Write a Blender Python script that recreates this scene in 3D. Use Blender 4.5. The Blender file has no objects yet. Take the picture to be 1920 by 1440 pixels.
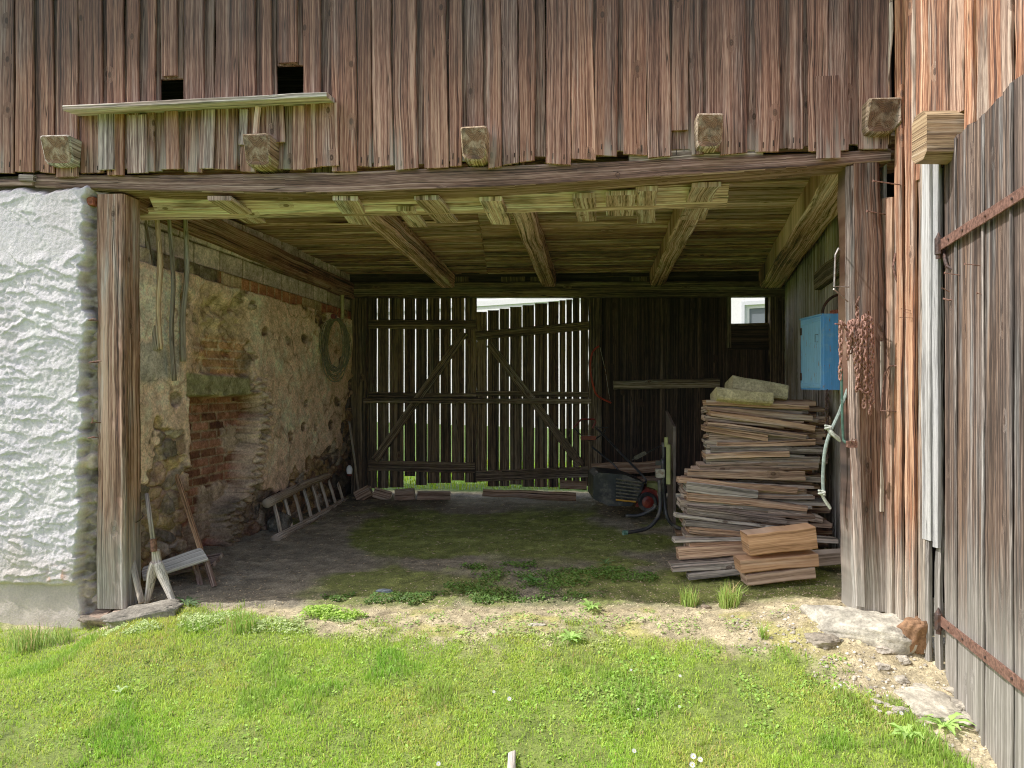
import bpy, math, random
import numpy as np
from mathutils import Vector, Matrix, Euler
R = random.Random(7)
NR = np.random.RandomState(11)
C = bpy.context.scene.collection
sc = bpy.context.scene
F = 1387.0
CZ = 1.5

# ------------------------------------------------------------------ points
def A(px, py, Y):
    return Vector(((px-960)/F*Y, Y, CZ-(py-720)/F*Y))
FN = Vector((-.0941, -.9956, 0)); FD = Vector((.9956, -.0941, 0))       # barn front: outward normal, direction
def fac(px, py, off=0.0):
    a = (px-960)/F
    Y = 4.745/(1+.0945*a)
    p = A(px, py, Y)
    return p + FN*off
BN = Vector((-.075, -.9972, 0)); BD = Vector((.9972, -.075, 0))         # barn rear wall, seen from inside
def back(px, py, off=0.0):
    a = (px-960)/F
    p = A(px, py, 9.146/(1+.0752*a))
    return p + BN*off
LD = Vector((.1609, .987, 0)); LN = Vector((.987, -.1609, 0))           # left wall
def left(px, py, off=0.0):
    Y = 3.565/(.163-(px-960)/F)
    return A(px, py, Y) + LN*off
def leftX(Y): return -3.565+.163*Y
RD = Vector((.2158, .9764, 0)); RN = Vector((-.9764, .2158, 0))
def rightX(Y): return 2.34+.221*(Y-4.7)
WD = Vector((.172, -.985, 0)); WN = Vector((-.985, -.172, 0))           # wing wall: direction to the viewer, outward normal
W0 = Vector((2.335, 4.47, 0))
def wing(px, py, off=0.0):
    a = (px-960)/F     # (W0x + .1746*(4.47-Y)) = aY
    Y = (2.335+.1746*4.47)/(a+.1746)
    return A(px, py, Y) + WN*off
DD = Vector((-.259, -.966, 0)); DN = Vector((-.966, .259, 0))           # open door leaf
def door(px, py, off=0.0):
    a = (px-960)/F     # X = 2.41-.268*(4.08-Y)
    Y = (2.41-.268*4.08)/(a-.268)
    return A(px, py, Y) + DN*off

# ------------------------------------------------------------------ numpy noise
_T = NR.rand(256, 256)
def vn(x, y, s=0):
    x = np.asarray(x, float)+s*17.31; y = np.asarray(y, float)+s*9.77
    xi = np.floor(x).astype(int); yi = np.floor(y).astype(int)
    fx = x-xi; fy = y-yi
    fx = fx*fx*(3-2*fx); fy = fy*fy*(3-2*fy)
    a = _T[xi & 255, yi & 255]; b = _T[(xi+1) & 255, yi & 255]
    c = _T[xi & 255, (yi+1) & 255]; d = _T[(xi+1) & 255, (yi+1) & 255]
    return (a*(1-fx)+b*fx)*(1-fy)+(c*(1-fx)+d*fx)*fy
def fbm(x, y, o=4, s=0):
    r = 0; am = 1; t = 0
    for i in range(o):
        r = r+am*vn(x*2**i, y*2**i, s+i*3.3); t += am; am *= .5
    return r/t
def ss(a, b, x):
    t = np.clip((x-a)/(b-a), 0, 1); return t*t*(3-2*t)
def cells(x, y, s=0, jit=.85):
    """jittered cell pattern: nearest distance, second distance, id"""
    xi = np.floor(x).astype(int); yi = np.floor(y).astype(int)
    f1 = np.full(x.shape, 9.); f2 = np.full(x.shape, 9.); idv = np.zeros(x.shape)
    for dx in (-1, 0, 1):
        for dy in (-1, 0, 1):
            cx = xi+dx; cy = yi+dy
            jx = _T[(cx*7+s*13) & 255, (cy*3+5) & 255]; jy = _T[(cx*5+31) & 255, (cy*11+s*7) & 255]
            d = np.hypot(cx+.5+(jx-.5)*jit-x, cy+.5+(jy-.5)*jit-y)
            m = d < f1
            f2 = np.where(m, f1, np.minimum(f2, d)); idv = np.where(m, _T[(cx*19+3) & 255, (cy*23+s) & 255], idv)
            f1 = np.where(m, d, f1)
    return f1, f2, idv

# ------------------------------------------------------------------ objects
def tag(o, label=None, cat=None, group=None, kind=None):
    if label: o['label'] = label
    if cat: o['category'] = cat
    if group: o['group'] = group
    if kind: o['kind'] = kind
    return o
def thing(name, loc, label, cat, group=None, kind=None):
    o = bpy.data.objects.new(name, None); C.objects.link(o); o.location = loc
    o.empty_display_size = .1
    return tag(o, label, cat, group, kind)
class MB:
    def __init__(s): s.v = []; s.f = []; s.uv = []; s.c = []; s.mi = []
    def add(s, vs, fs, uvs, col, mi=0):
        """vs points, fs index lists, uvs list per face of corner uvs, col tint per vertex (one for all)"""
        n = len(s.v); s.v += [tuple(v) for v in vs]
        s.f += [[i+n for i in f] for f in fs]
        for u in uvs: s.uv += u
        s.c += [col]*len(vs); s.mi += [mi]*len(fs)
    def build(s, name, mats, parent=None, smooth=False, label=None):
        me = bpy.data.meshes.new(name)
        org = parent_origin(parent)
        me.from_pydata([(a-org[0], b-org[1], c-org[2]) for a, b, c in s.v], [], s.f)
        uvl = me.uv_layers.new(name='UVMap')
        flat = np.array(s.uv, dtype=np.float32).ravel()
        uvl.data.foreach_set('uv', flat)
        at = me.attributes.new('tint', 'FLOAT_COLOR', 'POINT')
        at.data.foreach_set('color', np.array([(c[0], c[1], c[2], 1) for c in s.c], dtype=np.float32).ravel())
        if not isinstance(mats, (list, tuple)): mats = [mats]
        for m in mats: me.materials.append(m)
        if len(mats) > 1: me.polygons.foreach_set('material_index', s.mi)
        if smooth: me.polygons.foreach_set('use_smooth', [True]*len(s.f))
        me.update()
        o = bpy.data.objects.new(name, me); C.objects.link(o)
        if parent: o.parent = parent
        if label: o['label'] = label
        return o
def parent_origin(p):
    o = Vector((0, 0, 0))
    while p is not None: o += p.location; p = p.parent
    return o
def centre(o):
    """move a stand-alone mesh's origin to its foot"""
    me = o.data; n = len(me.vertices); a = np.empty(n*3, np.float32); me.vertices.foreach_get('co', a); a = a.reshape(-1, 3)
    m = np.array([(a[:, 0].min()+a[:, 0].max())/2, (a[:, 1].min()+a[:, 1].max())/2, a[:, 2].min()])
    me.vertices.foreach_set('co', (a-m).astype(np.float32).ravel()); o.location = Vector(m) + o.location; me.update()
    return o

def tint(b=.5, g=.3, r=None): return (b, g, R.random() if r is None else r)

def board(mb, p0, p1, nrm, w, t, wob=.003, bev=.004, seg=.09, col=None, bow=0, bowz=0, sk0=0, sk1=0, w1=None, rough=0, mi=0, live=0):
    """a sawn piece from p0 to p1 (centre of its face), nrm = way its face looks, w wide, t thick (behind the face)"""
    p0 = Vector(p0); p1 = Vector(p1); ey = p1-p0; L = ey.length; ey = ey/L
    ez = Vector(nrm); ez = (ez-ey*ez.dot(ey)).normalized(); ex = ey.cross(ez)
    if col is None: col = tint()
    w1 = w if w1 is None else w1
    b = min(bev, w*.3, t*.3)
    n = max(2, int(L/seg)+1)
    ru, rv = R.random()*50, R.random()*50
    ph = R.random()*60; vs = []; 
    nl = [0, 0]
    for k in range(n+1):
        q = k/n
        ww = w+(w1-w)*q
        def nz(ch, fq=3.): return float(vn(q*L*fq+ph, ch*7.7+ph))-.5
        el = nz(1)*2*wob+nz(2, 11)*wob + live*(nz(7, 2.)*2+nz(8, 6))
        er = nz(3)*2*wob+nz(4, 11)*wob + live*(nz(9, 2.)*2+nz(10, 6))
        zf = nz(5)*wob+nz(11, 8)*rough; zb = nz(6)*wob
        c = p0+ex*bow*4*q*(1-q)+ez*bowz*4*q*(1-q)
        l = -ww/2+el; r = ww/2+er
        pts = [(l, -b+zf), (l+b, zf), ((l+r)/2, zf+nz(12, 6)*rough), (r-b, zf), (r, -b+zf), (r, -t+b+zb), (r-b, -t+zb), (l+b, -t+zb), (l, -t+b+zb)]
        for x, z in pts:
            y = L*q
            if k == 0: y += sk0*x/ww + nz(13)*wob
            if k == n: y += sk1*x/ww + nz(14)*wob
            vs.append(c+ex*x+ey*y+ez*z)
    m = 9; fs = []; uvs = []
    per = [-b, 0, w/2, w-b, w, w+t-b, w+t, w+t+w, w+t+w+t, 2*w+2*t]
    for k in range(n):
        v0 = rv+L*k/n; v1 = rv+L*(k+1)/n
        for i in range(m):
            j = (i+1) % m
            fs.append([k*m+i, k*m+j, (k+1)*m+j, (k+1)*m+i])
            ua = ru+per[i]; ub = ru+per[i+1]
            uvs.append([(ua, v0), (ub, v0), (ub, v1), (ua, v1)])
    e0 = list(range(m))[::-1]; e1 = [n*m+i for i in range(m)]
    def euv(ids):
        return [(ru+20+(vs[i]-p0).dot(ex), rv+(vs[i]-p0).dot(ez)) for i in ids]
    fs.append(e0); uvs.append(euv(e0)); fs.append(e1); uvs.append(euv(e1))
    mb.add(vs, fs, uvs, col, mi)

def tube(mb, pts, r, n=8, col=None, mi=0, cap=True, sm=0):
    pts = [Vector(p) for p in pts]
    if sm:
        q = []
        for i in range(len(pts)-1):
            a = pts[max(i-1, 0)]; b = pts[i]; c = pts[i+1]; d = pts[min(i+2, len(pts)-1)]
            for k in range(sm):
                t = k/sm
                q.append(.5*((2*b)+(c-a)*t+(2*a-5*b+4*c-d)*t*t+(3*b-a-3*c+d)*t**3))
        q.append(pts[-1]); 
        if isinstance(r, (list, tuple)):
            r = [r[min(int(i/sm), len(r)-1)]*(1-(i/sm % 1))+r[min(int(i/sm)+1, len(r)-1)]*(i/sm % 1) for i in range(len(q))]
        pts = q
    if not isinstance(r, (list, tuple)): r = [r]*len(pts)
    if col is None: col = tint()
    vs = []; L = 0; Ls = []
    up = Vector((0, 0, 1)); t0 = (pts[1]-pts[0]).normalized()
    if abs(t0.z) > .9: up = Vector((1, 0, 0))
    x = t0.cross(up).normalized()
    for i, p in enumerate(pts):
        t = (pts[min(i+1, len(pts)-1)]-pts[max(i-1, 0)]).normalized()
        x = (x-t*x.dot(t)).normalized(); y = t.cross(x)
        if i: L += (p-pts[i-1]).length
        Ls.append(L)
        for k in range(n):
            a = 2*math.pi*k/n
            vs.append(p+x*math.cos(a)*r[i]+y*math.sin(a)*r[i])
    fs = []; uvs = []; ru, rv = R.random()*50, R.random()*50
    for i in range(len(pts)-1):
        for k in range(n):
            j = (k+1) % n
            fs.append([i*n+k, i*n+j, (i+1)*n+j, (i+1)*n+k])
            u0 = ru+6.28*r[i]*k/n; u1 = ru+6.28*r[i]*(k+1)/n
            uvs.append([(u0, rv+Ls[i]), (u1, rv+Ls[i]), (u1, rv+Ls[i+1]), (u0, rv+Ls[i+1])])
    if cap:
        e = list(range(n))[::-1]; fs.append(e); uvs.append([(ru, rv)]*n)
        e = [(len(pts)-1)*n+k for k in range(n)]; fs.append(e); uvs.append([(ru, rv)]*n)
    mb.add(vs, fs, uvs, col, mi)

def box(mb, c, hx, hy, hz, ax=(1, 0, 0), ay=(0, 1, 0), az=(0, 0, 1), bev=.004, col=None, mi=0):
    """bevelled box, half sizes"""
    c = Vector(c); ax = Vector(ax).normalized(); ay = Vector(ay).normalized(); az = Vector(az).normalized()
    board(mb, c-ay*hy+az*hz, c+ay*hy+az*hz, az, 2*hx, 2*hz, wob=0, bev=bev, seg=9, col=col, mi=mi)

def grid_obj(name, P, col, mat, parent=None, smooth=True, uv=None, mask=None):
    """P (n,m,3) world points, col (n,m,3)"""
    n, m = P.shape[:2]
    org = np.array(parent_origin(parent))
    idx = np.arange(n*m).reshape(n, m)
    q = np.stack([idx[:-1, :-1], idx[1:, :-1], idx[1:, 1:], idx[:-1, 1:]], -1).reshape(-1, 4)
    if mask is not None: q = q[mask[:-1, :-1].ravel()]
    return raw_mesh(name, (P-org).reshape(-1, 3), q, col.reshape(-1, 3), mat, parent, smooth)
def raw_mesh(name, V, Q, col, mat, parent=None, smooth=False):
    me = bpy.data.meshes.new(name)
    k = Q.shape[1]
    me.vertices.add(len(V)); me.vertices.foreach_set('co', V.astype(np.float32).ravel())
    me.loops.add(Q.size); me.loops.foreach_set('vertex_index', Q.astype(np.int32).ravel())
    me.polygons.add(len(Q)); me.polygons.foreach_set('loop_start', np.arange(0, Q.size, k, dtype=np.int32))
    me.polygons.foreach_set('loop_total', np.full(len(Q), k, dtype=np.int32))
    if smooth: me.polygons.foreach_set('use_smooth', np.ones(len(Q), bool))
    me.update(calc_edges=True); me.validate()
    at = me.attributes.new('tint', 'FLOAT_COLOR', 'POINT')
    col = np.minimum(.88, 1.7*np.maximum(col, 0)**1.35)
    at.data.foreach_set('color', np.concatenate([col, np.ones((len(col), 1))], 1).astype(np.float32).ravel())
    me.materials.append(mat)
    o = bpy.data.objects.new(name, me); C.objects.link(o)
    if parent: o.parent = parent
    return o

# ------------------------------------------------------------------ material tools
def tn_(c, k=1.7, p=1.35): return tuple(min(.88, k*max(x, 0)**p) for x in c[:3])
class G:
    def __init__(s, name):
        s.m = bpy.data.materials.new(name); s.m.use_nodes = True; s.t = s.m.node_tree; s.t.nodes.clear()
        s.out = s.t.nodes.new('ShaderNodeOutputMaterial'); s.p = s.t.nodes.new('ShaderNodeBsdfPrincipled')
        s.t.links.new(s.p.outputs[0], s.out.inputs[0])
        s.p.inputs['Specular IOR Level'].default_value = .25
    def n(s, t): return s.t.nodes.new(t)
    def put(s, sock, v):
        if v is None: return
        if isinstance(v, bpy.types.NodeSocket): s.t.links.new(v, sock)
        elif isinstance(v, (tuple, list)):
            v = tuple(v)
            try: sock.default_value = v if len(v) == len(sock.default_value) else (v+(1.,))
            except TypeError: sock.default_value = v[0]
        else:
            try: sock.default_value = v
            except (TypeError, ValueError): sock.default_value = [v]*len(sock.default_value)
    def noise(s, vec, scale=5., detail=3., rough=.55, dist=0., dim='3D', out=0):
        x = s.n('ShaderNodeTexNoise'); x.noise_dimensions = dim
        s.put(x.inputs['Vector'], vec); s.put(x.inputs['Scale'], scale); s.put(x.inputs['Detail'], detail)
        s.put(x.inputs['Roughness'], rough); s.put(x.inputs['Distortion'], dist)
        return x.outputs[out]
    def vor(s, vec, scale=5., feat='F1', dim='3D', rnd=1.):
        x = s.n('ShaderNodeTexVoronoi'); x.feature = feat; x.voronoi_dimensions = dim
        s.put(x.inputs['Vector'], vec); s.put(x.inputs['Scale'], scale); s.put(x.inputs['Randomness'], rnd)
        return x
    def ma(s, op, a, b=None, c=None, cl=False):
        x = s.n('ShaderNodeMath'); x.operation = op; x.use_clamp = cl
        s.put(x.inputs[0], a); s.put(x.inputs[1], b)
        if c is not None: s.put(x.inputs[2], c)
        return x.outputs[0]
    def vm(s, op, a, b=None):
        x = s.n('ShaderNodeVectorMath'); x.operation = op; s.put(x.inputs[0], a); s.put(x.inputs[1], b); return x.outputs[0]
    def mix(s, f, a, b, mode='MIX'):
        x = s.n('ShaderNodeMix'); x.data_type = 'RGBA'; x.blend_type = mode
        s.put(x.inputs[0], f); s.put(x.inputs[6], a); s.put(x.inputs[7], b); return x.outputs[2]
    def mixf(s, f, a, b):
        x = s.n('ShaderNodeMix'); x.data_type = 'FLOAT'
        s.put(x.inputs[0], f); s.put(x.inputs[2], a); s.put(x.inputs[3], b); return x.outputs[0]
    def mr(s, v, a, b, c=0., d=1., sm=True):
        x = s.n('ShaderNodeMapRange'); x.interpolation_type = 'SMOOTHSTEP' if sm else 'LINEAR'
        s.put(x.inputs[0], v); s.put(x.inputs[1], a); s.put(x.inputs[2], b); s.put(x.inputs[3], c); s.put(x.inputs[4], d); return x.outputs[0]
    def sep(s, v):
        x = s.n('ShaderNodeSeparateXYZ'); s.put(x.inputs[0], v); return x.outputs
    def com(s, a, b, c=0.):
        x = s.n('ShaderNodeCombineXYZ'); s.put(x.inputs[0], a); s.put(x.inputs[1], b); s.put(x.inputs[2], c); return x.outputs[0]
    def ramp(s, f, st):
        x = s.n('ShaderNodeValToRGB'); s.put(x.inputs[0], f); e = x.color_ramp.elements
        while len(e) < len(st): e.new(.5)
        for i, (p, c) in enumerate(st): e[i].position = p; e[i].color = tuple(c)+(1,)
        return x.outputs[0]
    def attr(s, name='tint'):
        x = s.n('ShaderNodeAttribute'); x.attribute_name = name; return x.outputs['Color']
    def pos(s): return s.n('ShaderNodeNewGeometry').outputs['Position']
    def obc(s): return s.n('ShaderNodeTexCoord').outputs['Object']
    def uv(s): return s.n('ShaderNodeTexCoord').outputs['UV']
    def bump(s, h, st=.5, d=.01, prev=None):
        x = s.n('ShaderNodeBump'); s.put(x.inputs['Height'], h); s.put(x.inputs['Strength'], st); s.put(x.inputs['Distance'], d)
        if prev is not None: s.put(x.inputs['Normal'], prev)
        return x.outputs[0]
    def fin(s, col, rough=.85, nrm=None, metal=0.):
        s.put(s.p.inputs['Base Color'], col); s.put(s.p.inputs['Roughness'], rough); s.put(s.p.inputs['Metallic'], metal)
        if nrm is not None: s.put(s.p.inputs['Normal'], nrm)
        return s.m

def wood(name, warm=((.035, .016, .011), (.20, .105, .068), (.42, .27, .19)), grey=((.05, .045, .04), (.22, .20, .175), (.52, .50, .47)),
         freq=26., knots=1., stain=.6, bump=.55, dark=(.02, .012, .01), topdark=False, silver=.35, moss=0., foot=False, bark=False, crack=1.):
    warm = [tn_(c) for c in warm]; grey = [tn_(c) for c in grey]; dark = tn_(dark)
    g = G(name); uv = g.uv(); o = g.sep(uv); u, v = o[0], o[1]
    t = g.sep(g.attr())
    n0 = g.noise(g.com(g.ma('MULTIPLY', u, 5.), g.ma('MULTIPLY', v, 1.3)), 1., 2., .5, dim='2D')
    u2 = g.ma('ADD', u, g.ma('MULTIPLY', g.ma('SUBTRACT', n0, .5), .032))
    vv = g.vor(g.com(g.ma('MULTIPLY', u, 7.), g.ma('MULTIPLY', v, 4.2)), 1., dim='2D')
    d = vv.outputs['Distance']; act = g.ma('GREATER_THAN', g.sep(vv.outputs['Color'])[0], 1-.17*knots)
    k = g.ma('MULTIPLY', g.mr(d, .07, .24, .85, 0.), act)
    ph = g.mixf(k, g.ma('MULTIPLY', u2, freq), g.ma('ADD', g.ma('MULTIPLY', d, 30.), g.ma('MULTIPLY', u2, freq*.35)))
    g1 = g.noise(g.com(ph, g.ma('MULTIPLY', v, .38)), 1., 4., .66, dim='2D')
    # growth rings: thin darker lines
    ring = g.noise(g.com(g.ma('MULTIPLY', ph, 4.2), g.ma('MULTIPLY', v, .55)), 1., 2., .5, dim='2D')
    g2 = g.noise(g.com(g.ma('MULTIPLY', u, 190.), g.ma('MULTIPLY', v, 9.)), 1., 2., .6, dim='2D')
    gg = g.ma('ADD', g.ma('MULTIPLY', g1, .50), g.ma('ADD', g.ma('MULTIPLY', ring, .36), g.ma('MULTIPLY', g2, .22)))
    cw = g.ramp(gg, [(.42, warm[0]), (.535, warm[1]), (.68, warm[2])])
    cg = g.ramp(gg, [(.42, grey[0]), (.535, grey[1]), (.68, grey[2])])
    st = g.noise(g.com(g.ma('MULTIPLY', u, 9.), g.ma('MULTIPLY', v, .8)), 1., 3., .6, dim='2D')
    gf = g.ma('ADD', t[1], g.mr(st, .5, .75, 0., silver), cl=True)
    col = g.mix(gf, cw, cg)
    st2 = g.noise(g.com(g.ma('MULTIPLY', u, 7.), g.ma('MULTIPLY', v, 1.0)), 1.7, 4., .6, dim='2D')
    col = g.mix(g.mr(st2, .52, .72, 0., stain), col, g.mix(.75, col, dark))
    # long drying cracks
    cr = g.noise(g.com(g.ma('MULTIPLY', u2, 30.), g.ma('MULTIPLY', v, .55)), 1., 1., .5, dim='2D')
    crk = g.mr(g.ma('ABSOLUTE', g.ma('SUBTRACT', cr, .55)), .0, .022, 1., 0.)
    crk = g.ma('MULTIPLY', crk, g.mr(g1, .40, .55, 0., .92*crack))
    col = g.mix(crk, col, (.01, .007, .005))
    core = g.ma('MULTIPLY', g.mr(d, .07, .11, 1., 0.), act)
    col = g.mix(g.ma('MULTIPLY', core, .8), col, (.045, .022, .014))
    fac_ = g.ma('MULTIPLY', t[0], 2.)
    col = g.vm('MULTIPLY', col, g.com(fac_, fac_, fac_))
    ps = g.sep(g.pos())
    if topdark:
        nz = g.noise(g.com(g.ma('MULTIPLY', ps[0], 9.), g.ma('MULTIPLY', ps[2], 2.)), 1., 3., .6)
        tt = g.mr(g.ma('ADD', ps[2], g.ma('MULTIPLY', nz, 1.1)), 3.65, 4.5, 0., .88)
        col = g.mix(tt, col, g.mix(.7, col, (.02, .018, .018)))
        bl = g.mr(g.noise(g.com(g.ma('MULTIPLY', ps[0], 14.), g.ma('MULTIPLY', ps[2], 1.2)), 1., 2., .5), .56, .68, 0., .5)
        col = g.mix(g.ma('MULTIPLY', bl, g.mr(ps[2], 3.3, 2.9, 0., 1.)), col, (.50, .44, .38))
    if foot:
        nz = g.noise(g.com(g.ma('MULTIPLY', ps[1], 22.), g.ma('MULTIPLY', ps[2], 3.), g.ma('MULTIPLY', ps[0], 22.)), 1., 3., .6)
        tt = g.mr(g.ma('ADD', ps[2], g.ma('MULTIPLY', nz, -.8)), .45, -.35, 0., 1.)
        col = g.mix(tt, col, g.mix(.35, cg, (.36, .33, .27)))
    if moss:
        mm = g.noise(g.pos(), 7., 4., .6)
        col = g.mix(g.mr(mm, .4, .7, 0., moss), col, (.19, .21, .06))
    hb = g.ma('SUBTRACT', g.ma('ADD', g.ma('MULTIPLY', g1, 1.2), g.ma('MULTIPLY', g.ma('ADD', g2, ring), .4)), g.ma('MULTIPLY', crk, 1.2))
    if bark:
        hb = g.ma('ADD', hb, g.ma('MULTIPLY', g.noise(g.pos(), 45., 5., .65), 1.5))
    nrm = g.bump(hb, bump, .006)
    return g.fin(col, .82, nrm)

def plain(name, c, rough=.6, metal=0., var=.25, scale=20., bump=.15, dirt=None, spec=None):
    c = tn_(c); dirt = tn_(dirt) if dirt else None
    g = G(name); p = g.obc()
    n = g.noise(p, scale, 4., .6)
    c2 = tuple(x*(1-var*1.6) for x in c)
    col = g.mix(g.mr(n, .35, .65), c2, c)
    if dirt:
        n3 = g.noise(p, scale*.45, 5., .68)
        col = g.mix(g.mr(n3, .5, .66), col, dirt)
    nr = g.bump(g.noise(p, scale*4, 3., .6), bump, .004)
    if spec is not None: g.p.inputs['Specular IOR Level'].default_value = spec
    return g.fin(col, rough, nr, metal)

def endgrain(name, warm, dark):
    g = G(name); warm = [tn_(c) for c in warm]; uv = g.uv(); o = g.sep(uv)
    n = g.noise(uv, 14., 3., .6); ang = g.ma('ARCTAN2', o[1], o[0]); d = g.ma('SQRT', g.ma('ADD', g.ma('MULTIPLY', o[0], o[0]), g.ma('MULTIPLY', o[1], o[1])))
    d2 = g.ma('ADD', d, g.ma('MULTIPLY', n, .02)); ring = g.ma('SINE', g.ma('MULTIPLY', d2, 620.))
    col = g.mix(g.mr(ring, -1., 1., .25, .75), warm[0], warm[1])
    col = g.mix(g.mr(n, .45, .7), col, warm[2])
    cr = g.noise(g.com(g.ma('MULTIPLY', ang, 2.2), g.ma('MULTIPLY', d, 3.), 0), 1., 2., .5, dim='2D')
    ck = g.mr(g.ma('ABSOLUTE', g.ma('SUBTRACT', cr, .5)), .0, .018, 1., 0.)
    col = g.mix(g.ma('MULTIPLY', ck, .9), col, (.012, .009, .006))
    n3 = g.noise(g.pos(), 11., 4., .6); col = g.mix(g.mr(n3, .48, .66, 0., .75), col, tn_(dark))
    t = g.sep(g.attr()); f_ = g.ma('MULTIPLY', t[0], 2.); col = g.vm('MULTIPLY', col, g.com(f_, f_, f_))
    return g.fin(col, .85, g.bump(g.ma('SUBTRACT', ring, g.ma('MULTIPLY', ck, 4.)), .35, .003))
def masonry(name, bscale=60., bstr=.6, dist=.006, var=.35, hi=(1.25, 1.22, 1.12), lo=(.62, .6, .56)):
    """colour from the mesh, broken up by grain"""
    g = G(name); p = g.pos(); c = g.attr()
    n = g.noise(p, 9., 6., .65); n2 = g.noise(p, bscale, 5., .7)
    m = g.mix(g.mr(n, .3, .7), lo, hi)
    col = g.mix(1., c, m, 'MULTIPLY')
    m2 = g.mix(g.mr(n2, .35, .65), (1-var,)*3, (1+var*.6,)*3)
    col = g.mix(1., col, m2, 'MULTIPLY')
    nr = g.bump(n2, bstr, dist)
    nr = g.bump(g.noise(p, bscale*3.5, 3., .6), bstr*.6, dist*.4, nr)
    sp = g.noise(p, bscale*1.9, 2., .6); col = g.mix(g.mr(sp, .60, .70, 0., .45*min(1, var*3)), col, g.mix(1., col, (.35, .33, .3), 'MULTIPLY'))
    return g.fin(col, .93, nr)

# ================================================================== materials
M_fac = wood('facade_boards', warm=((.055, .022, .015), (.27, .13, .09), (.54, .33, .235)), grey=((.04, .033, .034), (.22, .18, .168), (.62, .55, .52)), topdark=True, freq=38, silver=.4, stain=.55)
M_beam = wood('old_beam', warm=((.035, .015, .011), (.19, .09, .06), (.42, .25, .18)), freq=30, silver=.15, stain=.8, bump=.6)
M_end = wood('beam_end_grain', warm=((.07, .04, .022), (.27, .18, .10), (.46, .34, .2)), freq=34, silver=.5, knots=.3)
M_endg = endgrain('sawn_end', ((.07, .036, .022), (.26, .155, .10), (.38, .30, .23)), (.06, .045, .035))
M_post = wood('post_wood', warm=((.045, .022, .015), (.25, .13, .085), (.52, .34, .24)), freq=20, silver=.7, bump=.7, foot=True)
M_ceil = wood('ceiling_boards', warm=((.035, .018, .015), (.33, .17, .135), (.68, .42, .35)), grey=((.045, .036, .032), (.31, .235, .20), (.62, .50, .43)), silver=.6, stain=.85, knots=.6, moss=.08)
M_yel = wood('fascia_boards', warm=((.12, .078, .062), (.50, .325, .25), (.80, .575, .46)), silver=.5, stain=.9, knots=.6, moss=.08)
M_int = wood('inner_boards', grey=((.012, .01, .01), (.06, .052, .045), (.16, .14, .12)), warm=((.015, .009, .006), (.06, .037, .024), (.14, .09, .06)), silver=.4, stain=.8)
M_gate = wood('gate_boards', warm=((.02, .013, .008), (.095, .062, .037), (.21, .145, .09)), grey=((.02, .018, .016), (.10, .09, .075), (.24, .215, .18)), silver=.45, stain=.6)
M_org = wood('sunlit_orange_boards', warm=((.05, .019, .011), (.27, .115, .06), (.54, .33, .20)), grey=((.05, .04, .035), (.25, .21, .17), (.60, .54, .46)), freq=34, silver=.7, stain=.85, foot=True, knots=.6)
M_side = wood('side_boards', warm=((.03, .02, .014), (.15, .105, .07), (.30, .22, .15)), silver=.9, stain=.7)
M_door = wood('weathered_door_boards', warm=((.018, .010, .008), (.105, .06, .04), (.34, .22, .145)), grey=((.02, .018, .018), (.115, .105, .10), (.42, .395, .375)), freq=40, silver=.9, stain=1., foot=True)
M_pale = wood('bleached_board', warm=((.2, .19, .18), (.48, .47, .45), (.68, .67, .66)), grey=((.2, .2, .21), (.45, .46, .48), (.66, .67, .69)), silver=.4, stain=.4, knots=.3)
M_split = wood('split_lumber', warm=((.05, .027, .017), (.27, .155, .092), (.50, .34, .22)), grey=((.08, .075, .07), (.28, .25, .22), (.50, .46, .41)), freq=22, silver=.5, stain=.45, bump=.8)
M_block = wood('sawn_timber', warm=((.17, .095, .05), (.33, .19, .105), (.46, .29, .175)), grey=((.13, .12, .10), (.27, .24, .21), (.42, .38, .34)), freq=14, silver=.35, stain=.3, bump=.35, crack=.15, knots=.6)
M_bark = wood('barked_lumber', warm=((.03, .02, .016), (.12, .09, .075), (.26, .2, .16)), silver=.6, bump=1., bark=True)
M_tool = wood('tool_wood', warm=((.10, .06, .035), (.30, .21, .13), (.5, .4, .27)), grey=((.1, .09, .08), (.3, .28, .25), (.5, .48, .44)), freq=60, silver=.5, stain=.4, knots=.3)
M_stucco = masonry('rough_stucco', 70., .8, .008, .14, (1.06, 1.06, 1.06), (.95, .95, .96))
M_wall = masonry('rubble_masonry', 55., .75, .010, .38)
M_ground = masonry('earth', 80., .8, .012, .45, (1.2, 1.2, 1.15), (.7, .7, .68))
M_stone = masonry('field_stone', 40., .7, .012, .35)
M_rust = plain('rusty_iron', (.24, .13, .10), .75, .35, .4, 60, .5, (.10, .045, .03))
M_rustd = plain('dark_iron', (.09, .065, .06), .6, .6, .4, 60, .5, (.10, .05, .035))
M_steel = plain('grey_steel', (.35, .33, .31), .45, .8, .3, 40, .2, (.18, .10, .07))
M_blue = None
M_blackp = plain('black_plastic', (.035, .036, .04), .45, 0, .3, 12, .1, (.09, .085, .075))
M_red = plain('red_paint', (.13, .025, .018), .45, 0, .3, 15, .1, (.15, .05, .035))
M_yelp = plain('yellow_paint', (.22, .235, .10), .5, 0, .2, 15, .1)
M_hose = plain('green_hose', (.05, .11, .085), .5, 0, .3, 30, .1, (.12, .2, .17))
M_rope = plain('pale_rope', (.45, .48, .42), .8, 0, .3, 90, .5)
M_cable = plain('grey_cable', (.15, .135, .10), .6, 0, .2, 30, .1)
M_orhose = plain('orange_hose', (.26, .05, .025), .5, 0, .2, 20, .1)
M_panel = plain('worn_panel', (.11, .09, .08), .5, 0, .3, 9, .15)
M_net = plain('ribbed_plastic', (.12, .11, .085), .6, 0, .3, 30, .2)

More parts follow.
